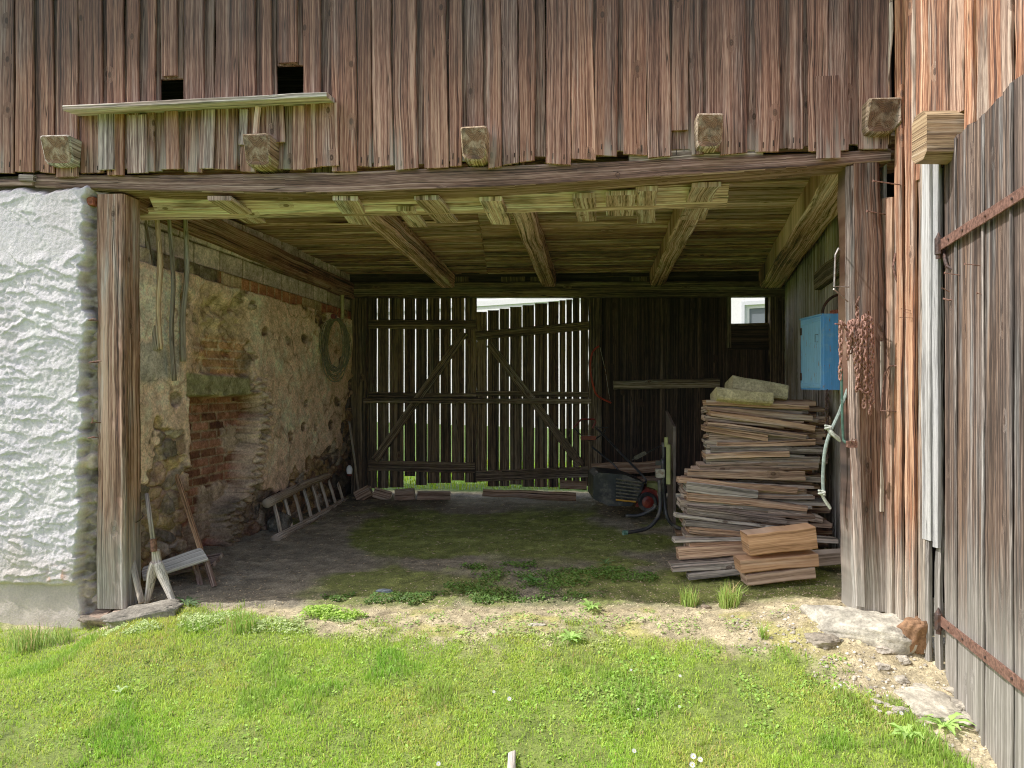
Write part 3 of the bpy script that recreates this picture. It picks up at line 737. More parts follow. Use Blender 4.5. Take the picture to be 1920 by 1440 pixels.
# --- beam ends poking through the cladding
for (x0, x1, y0, y1, c_, sk) in [(104, 163, 265, 322, (.66, .75, .3), 0), (472, 527, 262, 325, (.5, .15, .3), 0), (870, 919, 249, 315, (.6, .15, .3), 0), (1299, 1349, 226, 292, (.58, .35, .3), 0), (1610, 1669, 197, 266, (.3, .2, .3), 0)]:
    mb = MB(); xm = (x0+x1)/2; p0 = fac(xm, (y0+y1)/2, .17); Yp = p0.y
    w = (x1-x0)/F*Yp; hgt = (y1-y0)/F*Yp*.90
    # end grain block: rounded lower edge
    pts = []; nseg = 7
    prof = [(-.5, -.30), (-.5, .47), (-.44, .5), (.44, .5), (.5, .46), (.5, -.26), (.42, -.42), (.25, -.5), (-.25, -.5), (-.42, -.44)]
    prof = [(a_+R.uniform(-.03, .03), b_+R.uniform(-.02, .02)) for a_, b_ in prof]
    vs = []; 
    for off, sc_ in ((.0, .90), (.010, 1.), (.33, 1.)):
        for a_, b_ in prof: vs.append(p0-FN*off+FD*a_*w*sc_+UP*b_*hgt*sc_ - FN*(.055 if (b_ < -.25 and off < .1) else 0))
    m = len(prof); fs = [list(range(m))]; uvs = [[(a_*w+.01, b_*hgt-.02) for a_, b_ in prof]]
    for k in range(2):
        for i in range(m):
            j = (i+1) % m; fs.append([k*m+i, (k+1)*m+i, (k+1)*m+j, k*m+j]); uvs.append([(i*.07, k*.3), (i*.07, k*.3+.3), (i*.07+.07, k*.3+.3), (i*.07+.07, k*.3)])
    mb.add(vs, [f[::-1] for f in fs], [u_[::-1] for u_ in uvs], c_); mb.mi = [0]+[1]*(len(fs)-1); bpart(mb, 'beam_end', [M_endg, M_end])

# --- lintel beam, built from short straight runs following its sag
mb = MB()
bb = [(68, 352, 328), (300, 360, 330), (600, 364, 325), (930, 353, 313), (1250, 333, 300), (1500, 316, 290), (1668, 303, 280)]
def poly_beam(mb, pts, depth, offs, col, nrm=FN, f=fac):
    vs = []; ru = R.random()*9; Ls = 0; prev = None; uvr = []
    xs_ = np.linspace(pts[0][0], pts[-1][0], 42)
    for i, x in enumerate(xs_):
        lo = np.interp(x, [p_[0] for p_ in pts], [p_[1] for p_ in pts]); hi = np.interp(x, [p_[0] for p_ in pts], [p_[2] for p_ in pts])
        j = (float(vn(i*.35, 3.3))-.5)*.006; k = (float(vn(i*.45, 8.3))-.5)*.004
        pl = f(x, lo, offs)+UP*k; ph_ = f(x, hi, offs)
        pm = (pl+ph_)/2+nrm*j*2
        if prev is not None: Ls += (pm-prev).length
        prev = pm; H = (ph_-pl).length
        vs += [pl+UP*.008, pm, ph_-UP*.008, ph_-nrm*.008, ph_-nrm*depth, pl-nrm*depth, pl-nrm*.012]
        uvr.append((Ls, H))
    m = 7; fs = []; uvs = []
    for i in range(len(xs_)-1):
        (a0, H), (a1, _) = uvr[i], uvr[i+1]
        us = [0, H/2, H, H+.01, H+depth, 2*H+depth, 2*H+2*depth, 2*H+2*depth+.01]
        for k in range(m):
            j = (k+1) % m
            fs.append([i*m+k, (i+1)*m+k, (i+1)*m+j, i*m+j]); uvs.append([(ru+us[k], a0), (ru+us[k], a1), (ru+us[k+1], a1), (ru+us[k+1], a0)])
    fs.append(list(range(m))[::1]); uvs.append([(ru+q*.02, 0) for q in range(m)])
    fs.append([(len(xs_)-1)*m+k for k in range(m)][::-1]); uvs.append([(ru+q*.02, 0) for q in range(m)])
    mb.add(vs, fs, uvs, col)
poly_beam(mb, bb, .22, .018, (.42, .22, .5))
bpart(mb, 'lintel_beam', M_beam)
mb = MB(); poly_beam(mb, [(1180, 312, 285), (1300, 300, 276), (1430, 296, 270)], .12, .012, (.8, .6, .5)); bpart(mb, 'packing_board', M_beam)
mb = MB(); rp = fac(1158, 330, .03); tube(mb, [rp+Vector((.014*math.cos(a), -.002, .014*math.sin(a))) for a in np.linspace(0, 6.1, 12)], .002, 5); tube(mb, [rp+Vector((0, 0, -.014)), rp+Vector((.004, -.004, -.03))], .002, 5); tube(mb, [rp+Vector((-.03, 0, .02)), rp+Vector((.0, -.004, .016))], .0025, 5)
bpart(mb, 'iron_ring', M_rustd)

# --- posts
mb = MB(); 
board(mb, fac(207, 1142, .0), fac(205, 364, .0), FN, .205, .20, wob=.006, col=(.56, .12, .4), bev=.016, rough=.003, w1=.20)
lp = bpart(mb, 'post', M_post)
mb = MB(); 
for (x, y, dx, dy) in [(178, 602, 16, 4), (180, 680, 22, 2), (178, 820, 14, 3), (184, 790, 5, -14)]:
    pass
rpost0 = fac(1642, 1146, .01); rpost1 = fac(1621, 306, .01)
mb = MB(); board(mb, rpost0, rpost1, FN, .275, .22, wob=.008, col=(.20, .0, .2), bev=.022, rough=.003, w1=.19); bpart(mb, 'post', M_post, 'dark brown right post with a sunlit pale foot')
mb = MB(); board(mb, fac(1611, 1135, .03), fac(1596, 640, .012), (-.5, -.87, 0), .06, .03, wob=.006, col=(.58, .5, .4)); board(mb, fac(1594, 640, .006), fac(1592, 312, .006), (-.5, -.87, 0), .05, .03, wob=.004, col=(.25, .6, .4)); bpart(mb, 'post_facing', M_post)
for (x, y, dx, dy) in [(178, 602, 16, 5), (180, 680, 24, 2), (178, 820, 14, 3), (183, 792, 4, -12)]:
    mb = MB(); a_ = fac(x+6, y, .0); b_ = fac(x, y, .07); tube(mb, [a_, b_, b_+FD*dx*.003+UP*.01, b_+FD*dx*.0036+UP*(.012 - dy*.002)], .0035, 6); bpart(mb, 'hook', M_rust)

# --- timber over the left wall, joists, right wall plate
def Jz(Y): return 2.85-.0436*(Y-5.2)
mb = MB(); board(mb, (leftX(5.2)+.10, 5.2, Jz(5.2)-.02), (leftX(9.25)+.10, 9.25, Jz(9.25)-.02), (1, 0, 0), .20, .22, wob=.006, col=(.26, .15, .3), bev=.012, seg=.2); bpart(mb, 'wall_plate', M_ceil)
# (centre line given on the face; face towards the room)
jc = [(-.79, 9.15, -1.27, 4.98), (.46, 9.12, -.02, 4.90), (1.77, 9.05, 1.30, 4.80)]
for i, (xb, yb_, xf, yf) in enumerate(jc):
    mb = MB(); board(mb, (xb, yb_, Jz(yb_)), (xf, yf, Jz(yf)), (0, 0, -1), .17, .185, wob=.008, col=(.62, .45, .4), bev=.02, seg=.15, bow=R.uniform(-.02, .02)); bpart(mb, 'joist', M_ceil)
mb = MB(); board(mb, (3.12, 8.95, Jz(9)-.05), (2.16, 4.72, Jz(4.7)-.02), (0, 0, -1), .26, .24, wob=.01, col=(.58, .4, .4), bev=.03, seg=.15); bpart(mb, 'wall_plate', M_ceil, 'thick timber along the top of the right wall')
# --- ceiling boards: crooked, live edged, with gaps
mb = MB(); Yc = 4.86
while Yc < 9.4:
    w = R.uniform(.08, .17)
    for s_ in range(2):
        xa = -3.6+s_*3.3; xe = xa+3.3 if s_ == 0 else 3.6
        sl = -.085+R.uniform(-.008, .008)
        zc_ = Jz(Yc)+.187+R.uniform(-.006, .01)
        board(mb, (xe, Yc+w/2+sl*xe, zc_), (xa+.004, Yc+w/2+sl*xa, zc_+R.uniform(-.006, .006)), (0, 0, -1), w, .022, wob=.008, live=.016, col=(R.uniform(.24, .58), R.uniform(.2, .8), .5), seg=.11, bev=.003)
    Yc += w+R.choice([.004, .012, .02, .03])
bpart(mb, 'ceiling_boards', M_ceil)
# dark layer added above, keeps light out of the ceiling gaps
mb = MB(); board(mb, (-3.3, 7.45, 3.085), (3.6, 7.05, 3.085), (0, 0, -1), 4.1, .03, col=(.12, .3, .3), wob=0, seg=4); bpart(mb, 'loft_light_block', M_int)

# --- fascia boards and nailed-on offcuts under the front edge
mb = MB()
board(mb, A(1366, 357, 5.02), A(285, 382, 5.18), (0, -.72, -.70), .105, .025, wob=.004, col=(.60, .3, .4)); 
bpart(mb, 'fascia_board', M_yel)
mb = MB(); board(mb, A(1364, 379, 5.16), A(240, 403, 5.32), (0, -.75, -.66), .095, .025, wob=.005, col=(.62, .3, .4)); bpart(mb, 'fascia_board', M_yel)
for (xa, ya, xb, yb_, w, c_) in [(412, 376, 480, 419, .16, .5), (648, 376, 676, 421, .17, .55), (760, 395, 785, 426, .13, .5), (800, 375, 838, 418, .17, .5), (920, 377, 940, 421, .155, .72), (1094, 371, 1100, 415, .15, .5), (1164, 366, 1162, 405, .2, .55), (1212, 359, 1211, 418, .14, .55), (1325, 351, 1298, 413, .19, .5)]:
    mb = MB(); p0 = A(xa, ya, 5.0); dz = -.005 if xa != 760 else -.0
    zz_ = 1.215+.055*max(0, (xa-900)/450); Ya = 1387*zz_/(720-ya); Yb = 1387*zz_/(720-yb_)
    board(mb, A(xb, yb_, Yb), A(xa, ya, Ya), (0, -.0, -1), w, .03, wob=.004 if xa < 1200 else .012, live=0 if xa < 1200 else .01, col=(c_, .35, .4), sk0=R.uniform(-.04, .04)); bpart(mb, 'nailed_offcut', M_yel)

# ------------------------------------------------------------------ stuccoed front wall (left)
xs = np.arange(-6.0, -2.72, .0075); zs = np.arange(-.36, 2.93, .0075)
S, Zz = np.meshgrid(xs, zs, indexing='ij')
H = np.zeros(S.shape)
rs = random.Random(3)
for i in range(1350):
    cx = rs.uniform(-6.05, -2.8); cz = rs.uniform(.0, 2.95); ln = rs.uniform(.06, .17); wd = rs.uniform(.014, .036)
    top = cz > 2.35
    if top and rs.random() < .72: continue
    a = rs.gauss(-.12, .28) if not top else rs.gauss(-.35, .5)
    am = rs.uniform(.006, .015)*(.45 if top else 1)
    i0 = int((cx-ln-.03+6)/.0075); i1 = int((cx+ln+.03+6)/.0075); j0 = int((cz-ln-.03+.36)/.0075); j1 = int((cz+ln+.03+.36)/.0075)
    i0 = max(i0, 0); j0 = max(j0, 0); 
    if i1 <= i0 or j1 <= j0: continue
    if vn(cx*1.7, cz*2.3, 77) < .36 and rs.random() < .7: continue
    s_ = S[i0:i1, j0:j1]-cx; z_ = Zz[i0:i1, j0:j1]-cz
    if s_.size == 0: continue
    curve = rs.uniform(-3, 3)
    u_ = s_*math.cos(a)+z_*math.sin(a); v_ = -s_*math.sin(a)+z_*math.cos(a)+curve*u_*u_
    v_ = v_+(vn(u_*30+i, u_*0+i)-.5)*.012
    e_ = np.clip(1-(u_/ln)**2, 0, 1)**.6
    pr = np.where(v_ < 0, ss(-wd*.06, 0, v_), 1-ss(0, wd*2.6, v_))
    H[i0:i1, j0:j1] = np.maximum(H[i0:i1, j0:j1], am*e_*pr)
H += (fbm(S*3, Zz*3, 4, 4)-.5)*.006+(fbm(S*55, Zz*55, 3, 5)-.5)*.005*(1+1.2*ss(2.4, 2.2, Zz))
xe = -2.87+(fbm(Zz*3.2, Zz*0, 4, 6)-.5)*.16+(fbm(S*22, Zz*22, 3, 2)-.5)*.07-.03*ss(1.9, 1.2, Zz)
xe = xe+.03*ss(2.0, 2.4, Zz)
ed = ss(-.012, .012, S-xe)                    # 1 = broken corner
wS = S+(fbm(S*9, Zz*9, 3, 61)-.5)*.12; wZ = Zz+(fbm(S*9, Zz*9, 3, 62)-.5)*.10; f1, f2, idc = cells(wS*7, wZ*13, 4); st = ss(.02, .25, f2-f1)
Hc = -.085-.05*ss(-.02, .16, S-xe)+.03*st*idc+(fbm(S*22, Zz*22, 5, 9)-.5)*.035
H = H*(1-ed)+Hc*ed
pl = ss(.02, -.01, Zz-.145-(fbm(S*8, S*0, 3, 12)-.5)*.03)    # concrete plinth
H = H*(1-pl)+(((fbm(S*5, Zz*5, 4, 13)-.5)*.02-.028)*(1-ed)+Hc*ed)*pl
topc = ss(2.80, 2.84, Zz+(fbm(S*9, S*0, 4, 14)-.5)*.09); H = H-topc*.06
white = np.array([.625, .605, .655]); wc = white*L3(.92+.12*fbm(S*7, Zz*7, 4, 15))
sc1 = np.array([.30, .24, .20])*L3(.45+1.0*idc)*L3(.6+.8*fbm(S*12, Zz*12, 4, 16)); mort = np.array([.34, .29, .25])
cc = mort+(sc1-mort)*L3(st)
dk = ss(.03, .12, S-xe); cc = cc*L3(1-.84*dk)*L3(.55+.9*fbm(S*30, Zz*30, 4, 63))  # shade of the recess painted in: stone darkens away from the plaster
redm = ss(.8, .82, idc)*ss(.5, .6, fbm(Zz*3, S*0, 2, 3)); cc = cc+(np.array([.30, .12, .07])-cc)*L3(redm*st*.0)
spl = ss(.55, .12, Zz+(fbm(S*6, Zz*3, 4, 81)-.5)*.5); wc = wc*(1-L3(spl*.22)*np.array([.6, .8, 1.2])); stn = ss(.56, .7, fbm(S*2.2, Zz*1.1, 5, 83)); wc = wc*(1-L3(stn)*np.array([.05, .06, .10]))
ckk = ss(.006, .0, np.abs(fbm(S*1.4, Zz*1.4, 5, 85)-.5)); wc = wc*(1-L3(ckk)*.22)
edge = ss(-.03, -.0, S-xe-(fbm(S*20, Zz*20, 4, 19)-.5)*.05); wc = wc+(np.array([.48, .47, .40])-wc)*L3(edge*.4)
chip = ss(.5, .56, fbm(S*14, Zz*14, 3, 6))*np.exp(-(((S+3.06)/.05)**2+((Zz-.21)/.05)**2)); wc = wc+(np.array([.5, .22, .09])-wc)*L3(np.clip(chip*1.4, 0, 1))
cc = wc+(cc-wc)*L3(ed)
cc = cc+(np.array([.47, .415, .375])*L3(.75+.5*fbm(S*9, Zz*9, 5, 17))-cc)*L3(pl*(1-ed))
cc = cc+(np.array([.10, .08, .06])-cc)*L3(topc)
base = np.stack([S, 5.0-.0945*(S+2.7), Zz], -1)
P = base+np.array(FN)*L3(H+.05)
sw = thing('stuccoed_wall', (-3.6, 5.05, -.1), 'white trowelled stucco wall with a broken stone edge left of the post', 'wall')
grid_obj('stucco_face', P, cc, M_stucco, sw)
mb = MB(); board(mb, fac(-600, 720, -.06)-UP*1.7, fac(-600, 720, -.06)+UP*1.3, FN, .01, .3, col=(.5, .5, .5))
mbw = MB(); p_ = fac(-340, 720, -.10); 
board(mbw, (p_.x, p_.y, -.3), (p_.x, p_.y, 2.9), FN, 3.2, .25, col=(.4, .6, .5), wob=0); mbw.build('wall_core', M_int, sw)
mb = MB(); board(mb, fac(-380, 343, .03), fac(66, 344, .03), FN, .035, .1, col=(.5, .3, .3)); board(mb, fac(45, 336, .05), fac(72, 337, .05), FN, .04, .1, col=(.5, .7, .3)); bpart(mb, 'wall_plate', M_beam)
mb = MB(); board(mb, fac(164, 377, .01), fac(176, 377, .01), FN, .06, .1, col=(.5, 0, .3)); q = bpart(mb, 'brick', plain('brick_red', (.34, .12, .075), .9, 0, .4, 40, .6), parent=sw)

# ------------------------------------------------------------------ left rubble wall inside the barn
ys = np.arange(5.14, 9.35, .0095); zs = np.arange(-.1, 2.95, .0095)
Yw, Zw = np.meshgrid(ys, zs, indexing='ij')
wy = Yw+(fbm(Yw*4, Zw*4, 3, 2)-.5)*.12; wz = Zw+(fbm(Yw*4, Zw*4, 3, 5)-.5)*.10
f1, f2, idc = cells(wy*5.2, wz*7.5, 2); edg = f2-f1; st = ss(.03, .16, edg)
pal = np.array([(.20, .18, .15), (.30, .25, .15), (.16, .15, .13), (.36, .29, .17), (.22, .165, .125), (.33, .31, .25), (.13, .12, .10), (.28, .22, .14)])
sid = (idc*7.99).astype(int)
stc = pal[sid]*L3(.5+.8*fbm(Yw*14, Zw*14, 4, 6))
mort = np.array([.33, .28, .205])*L3(.7+.5*fbm(Yw*10, Zw*10, 4, 7))
col = mort+(stc-mort)*L3(st); crv = ss(.06, .0, edg)*ss(.45, .6, fbm(Yw*6, Zw*6, 3, 41)); col = col*L3(1-.7*crv)  # crevice shade between stones painted into the colour, in patches
H = .045*st*(.4+idc)+(fbm(Yw*13, Zw*13, 5, 8)-.5)*.07-.03*crv
# plaster skin
pn = fbm(Yw*1.9, Zw*1.9, 5, 17)
pm = pn+.16*ss(.5, 1.7, Zw)-.10*ss(6.9, 5.8, Yw)+.05*ss(6.8, 7.4, Yw)-.3*ss(.75, .2, Zw)-.15*ss(8.2, 9.1, Yw)*ss(1.8, 1.0, Zw)
cream = ss(5.9, 5.75, Yw+(fbm(Zw*3, Yw*3, 3, 9)-.5)*.3)*ss(1.80, 1.88, Zw+(fbm(Yw*5, Zw*5, 3, 10)-.5)*.25)*ss(2.36, 2.30, Zw+(fbm(Yw*5, Zw*5, 3, 12)-.5)*.12)
greyp = ss(5.75, 5.65, Yw+(fbm(Zw*3, Yw*3, 3, 9)-.5)*.2)*ss(1.47, 1.55, Zw+(fbm(Yw*5, Zw*5, 3, 20)-.5)*.2)*(1-cream)*ss(2., 1.9, Zw)
pmask = np.maximum(ss(.485, .51, pm), np.maximum(cream, greyp))
# scattered stones showing through the plaster
g1_, g2_, gid = cells(Yw*2.6+3, Zw*3.3+1, 6); bare = ss(.25, .16, g1_*(.6+1.5*fbm(Yw*7, Zw*7, 3, 3))-.16*(gid-.6))*(gid > .5)*.85*(1-cream)*(1-greyp)
pmask = pmask*(1-bare)
pc = np.array([.49, .395, .30])*L3(.72+.5*fbm(Yw*5, Zw*5, 5, 11))
pc = pc+(np.array([.50, .43, .34])-pc)*L3(cream); pc = pc+(np.array([.30, .30, .26])*L3(.8+.4*fbm(Yw*9, Zw*9, 4, 14))-pc)*L3(greyp)
bc = pal[(gid*7.99).astype(int)]*.9*L3(.7+.6*fbm(Yw*16, Zw*16, 3, 2))
col = col+(bc-col)*L3(bare)
col = col+(pc-col)*L3(pmask); pe = 4*pmask*(1-pmask); col = col*L3(1-.55*pe); H = H*(1-pmask)+pmask*(.07+(fbm(Yw*7, Zw*7, 5, 13)-.5)*.035)  # plaster edges get a shadow line painted into the colour
# niche with brick infill
nl = 5.86+(fbm(Zw*5, Zw*0, 4, 15)-.5)*.10; nr = 6.92+(fbm(Zw*4, Zw*0+3, 4, 16)-.5)*.40-.5*ss(.75, .3, Zw)
nt_ = 1.40+(fbm(Yw*6, Yw*0, 3, 18)-.5)*.06
ni = ss(-.01, .01, Yw-nl)*ss(.014, -.014, Yw-nr+(fbm(Yw*14, Zw*14, 3, 71)-.5)*.08)*ss(.02, -.02, Zw-nt_)
row = Zw/.078; ri = np.floor(row); bx = (Yw+(ri % 2)*.12)/.24; bi = np.floor(bx)
fr = np.minimum(np.minimum(row-ri, 1-row+ri)*.078, np.minimum(bx-bi, 1-bx+bi)*.24)
fr = fr+(fbm(Yw*25, Zw*25, 3, 4)-.5)*.012
bm_ = ss(.004, .010, fr); bidn = _T[(bi.astype(int)*7) & 255, (ri.astype(int)*5) & 255]
bcol = np.array([.17, .098, .074])*L3(.45+.95*bidn)*L3(.6+.8*fbm(Yw*20, Zw*20, 3, 21))
brick = np.array([.26, .22, .16])*.9+(bcol-np.array([.26, .22, .16])*.9)*L3(bm_)
plp = ss(.50, .55, fbm(Yw*3.2, Zw*3.2, 5, 23)+.22*ss(.95, .3, Zw)-.06)         # plaster remains over the brick
brick = brick+(np.array([.33, .29, .23])*L3(.55+.7*fbm(Yw*9, Zw*9, 4, 25))-brick)*L3(plp)
Hn = -.17+.012*bm_+plp*.02+(fbm(Yw*16, Zw*16, 4, 24)-.5)*.02+.10*ss(.1, -.1, Yw-nr+.12)*0
col = col+(brick-col)*L3(ni); H = H*(1-ni)+Hn*ni
# ragged right jamb and broken zone over the lintel
jam = np.exp(-((Yw-nr-.10)/.14)**2)*ss(1.7, 1.5, Zw); Hj = (cells(Yw*9, Zw*16, 8)[1]-cells(Yw*9, Zw*16, 8)[0]); 
col = col+(np.array([.25, .23, .18])*L3(.5+1.1*fbm(Yw*22, Zw*22, 3, 27))-col)*L3(jam*(1-ni)*.8); H = H+(Hj*.09-.03)*jam*(1-ni)
br = np.exp(-(((Yw-6.35)/.42)**2)**2)*ss(1.55, 1.60, Zw)*ss(2.28, 2.15, Zw+(fbm(Yw*4, Zw*4, 3, 5)-.5)*.25)
H = H-.07*br+br*(fbm(Yw*9, Zw*14, 4, 29)-.5)*.10
bz = br*bm_*ss(.45, .55, fbm(Yw*4, Zw*4, 3, 31)+.1)*ss(1.95, 1.85, Zw)
yel = np.array([.30, .26, .16])*L3(.5+1.*fbm(Yw*18, Zw*18, 4, 30)); col = col+(yel-col)*L3(br*.85); col = col+(np.array([.26, .15, .08])*L3(.6+.8*bidn)-col)*L3(bz*.85)
lt = ss(5.80, 5.84, Yw)*ss(6.85, 6.8, Yw)*ss(1.38, 1.41, Zw)*ss(1.585, 1.56, Zw+(Yw-6.3)*.04)
H = H*(1-lt)+lt*(.045+(fbm(Yw*9, Zw*20, 3, 33)-.5)*.03); col = col+(np.array([.19, .20, .12])*L3(.6+.8*fbm(Yw*14, Zw*14, 4, 34))-col)*L3(lt)
# niche floor ledge
# grey block courses, brick course, stone course
c0z = 2.47-.02*(Yw-5.2)+.02; rowb = (Zw-c0z)/.178; rb = np.floor(rowb); bxx = (Yw+(rb % 2)*.19)/.375; bbx = np.floor(bxx)
frb = np.minimum(np.minimum(rowb-rb, 1-rowb+rb)*.178, np.minimum(bxx-bbx, 1-bxx+bbx)*.375); jb = ss(.005, .011, frb)
blk = ss(-.004, .004, Zw-c0z); idb = _T[(bbx.astype(int)*13) & 255, (rb.astype(int)*17+3) & 255]
bl = np.array([.37, .35, .335])*L3(.82+.36*idb)*L3(.85+.3*fbm(Yw*30, Zw*30, 3, 35)); bl = np.array([.09, .085, .075])+(bl-np.array([.09, .085, .075]))*L3(jb)
col = col+(bl-col)*L3(blk); H = H*(1-blk)+blk*(.0+.012*jb)
bcz = ss(.01, -.01, Zw-c0z)*ss(-.115, -.105, Zw-c0z+(fbm(Yw*3, Yw*0, 3, 36)-.5)*.05)
bw = (Yw)/.155; bwi = np.floor(bw); frw = np.minimum(bw-bwi, 1-bw+bwi)*.155; jw = ss(.006, .014, frw)*ss(.0, .012, c0z-Zw)
idw = _T[(bwi.astype(int)*29) & 255, 77]
rb_ = np.where(L3(idw > .42), np.array([.27, .145, .10]), np.array([.30, .25, .18]))*L3(.7+.5*fbm(Yw*20, Zw*20, 3, 38))
rb_ = np.array([.24, .22, .16])+(rb_-np.array([.24, .22, .16]))*L3(jw)
stone_c = pal[(idw*7.99).astype(int)]*.8*L3(.7+.6*fbm(Yw*14, Zw*14, 3, 39))
lowl = ss(6.35, 6.25, Yw); rb_ = rb_+(np.array([.26, .24, .17])+(stone_c-np.array([.26, .24, .17]))*L3(ss(.3, .5, fbm(Yw*9, Zw*9, 2, 3)))-rb_)*L3(lowl)
col = col+(rb_-col)*L3(bcz); H = H*(1-bcz)+bcz*(.03+.015*jw)
low_rear_dark = ss(.9, .1, Zw)*.45+ss(8.2, 9.2, Yw)*ss(2.0, 1.0, Zw)*.4; col = col*L3(1-low_rear_dark)  # wall colour darker towards the bottom and the rear end
crk = ss(.012, .0, np.abs(fbm(Yw*2.2, Zw*2.2, 4, 55)-.5))*pmask*(1-blk); col = col*L3(1-.5*crk)*np.array([1.05, .95, .98])
col = col*L3(.8+.4*fbm(Yw*28, Zw*28, 3, 57))
P = np.stack([leftX(Yw), Yw, Zw], -1)+np.array(LN)*L3(H)
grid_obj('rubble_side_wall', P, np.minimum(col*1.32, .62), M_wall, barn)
mbw = MB(); yy = 7.3; board(mbw, Vector((leftX(yy), yy, -.2))-LN*.24, Vector((leftX(yy), yy, 2.93))-LN*.24, LN, 4.1, .2, col=(.3, .6, .5), wob=0); bpart(mbw, 'rubble_wall_core', M_int)

# ------------------------------------------------------------------ rear wall of the barn
def strip(mb, f, x0, x1, y0, y1, off, t, nrm, col, **k):
    """vertical board given in photo columns on wall f"""
    a = f((x0+x1)/2, y1, off); b = f((x0+x1)/2, y0, off); w = (f(x1, y1)-f(x0, y1)).length
    board(mb, a, b, nrm, w, t, col=col, **k)
def barseg(mb, f, x0, y0, x1, y1, w, off, t, nrm, col, **k):
    a = f(x0, y0, off); board(mb, a, f(x1, y1, off), nrm, w/F*a.y, t, col=col, **k)
# top tie beam
mb = MB(); barseg(mb, back, 655, 545, 1475, 543, 29, .10, .16, BN, (.55, .4, .5), wob=.006, bev=.015, seg=.2); bpart(mb, 'tie_beam', M_gate)
mb = MB()
for x0, x1 in [(848, 880), (940, 985), (1180, 1215), (995, 1010)]:
    mb = MB(); strip(mb, back, x0, x1, 520, 530, .06, .1, BN, (.5, .3, .3)); bpart(mb, 'packing_block', M_gate)
for x0, x1, y0, y1 in [(660, 690, 560, 925), (1103, 1128, 560, 920), (1441, 1468, 556, 900)]:
    mb = MB(); strip(mb, back, x0, x1, y0, y1, .07, .15, BN, (.5, .35, .4), wob=.006, bev=.012); bpart(mb, 'rear_post', M_gate)
# gate leaves
gates = []
def leaf(xsb, topf, botf, gx, label, rails, brace):
    p = back(gx, 905); g_ = bpy.data.objects.new('gate_leaf', None); C.objects.link(g_); g_.parent = barn; g_.location = p-barn.location; g_['label'] = label
    mb = MB()
    for i in range(len(xsb)-1):
        a, b = xsb[i]+R.uniform(.4, 1.0), xsb[i+1]-R.uniform(.4, 1.0)
        xm = (a+b)/2; strip(mb, back, a+R.uniform(-.4, .4), b+R.uniform(-.4, .4), topf(xm), botf(xm)+R.uniform(-3, 3), .0, .024, BN, (R.uniform(.3, .55), R.uniform(0, .4), .4), wob=.0015, rough=.001)
    mb.build('boards', M_gate, g_)
    for (x0, y0, x1, y1, w) in rails:
        mb = MB(); barseg(mb, back, x0, y0, x1, y1, w, .032, .03, BN, (.55, .35, .5), wob=.004, bev=.006); mb.build('rail', M_gate, g_)
    mb = MB(); x0, y0, x1, y1, w = brace; barseg(mb, back, x0, y0, x1, y1, w, .036, .03, BN, (.62, .35, .5), wob=.004, bev=.006); mb.build('brace', M_gate, g_)
    return g_
leaf([688, 707, 729, 757, 779, 801, 825, 846, 871, 894], lambda x: 556, lambda x: 914 if x < 732 else (893 if 752 < x < 778 else (912 if x < 800 else 904)), 790, 'upright left gate leaf of the rear gate',
     [(692, 608, 893, 609, 17), (692, 741, 893, 744, 13), (692, 872, 891, 877, 20)], (704, 862, 872, 624, 15))
leaf([893, 914, 936, 955, 979, 1002, 1027, 1048, 1061, 1073, 1088, 1104], lambda x: np.interp(x, [893, 1045, 1104], [586, 564, 556]), lambda x: 911 if x > 910 else 900, 998, 'sagging right gate leaf of the rear gate with light above it',
     [(893, 630, 1104, 610, 17), (893, 737, 1104, 740, 10), (893, 893, 1104, 884, 20)], (918, 645, 1090, 872, 15))
mb = MB(); barseg(mb, back, 685, 751, 1108, 752, 10, .085, .05, BN, (.7, .4, .5), wob=.004, bev=.008); bpart(mb, 'cross_bar', M_gate)
# boarding right of the gate with the window hole
mb = MB(); x = 1127.2
while x < 1369:
    w = R.uniform(20, 40); w = 1369-x if x+w > 1355 else w
    strip(mb, back, x, x+w+1.2, 548, 925, R.choice([0, .008, .016]), .022, BN, (R.uniform(.3, .5), R.uniform(0, .3), .4), wob=.0012); x += w
strip(mb, back, 1370, 1436, 540, 553, 0, .022, BN, (.3, .3, .4))
x = 1370
while x < 1435:
    strip(mb, back, x-.6, x+22.6, 651, 925, R.choice([0, .008]), .022, BN, (.4, .2, .4), wob=.0012); x += 22
for y, w in [(617, 21), (637, 21), (652, 9)]:
    barseg(mb, back, 1366, y, 1441, y-1, w, .01, .02, BN, (.36, .2, .4), wob=.0025)
bpart(mb, 'rear_boarding', M_int)
for a_, b_ in ((1435, 1560), (560, 689)):
    mb = MB(); strip(mb, back, a_, b_, 530, 925, -.02, .022, BN, (.3, .3, .4), wob=.001); bpart(mb, 'corner_boarding', M_int)
mb = MB(); barseg(mb, back, 1150, 722, 1348, 718, 17, .06, .05, BN, (.7, .5, .5), wob=.006); bpart(mb, 'rail', M_gate)
mb = MB(); barseg(mb, back, 1366, 553, 1366, 652, 8, .03, .05, BN, (.5, .4, .5)); barseg(mb, back, 1370, 609.5, 1438, 607.5, 5, .03, .05, BN, (.6, .4, .5)); bpart(mb, 'window_frame', M_gate)
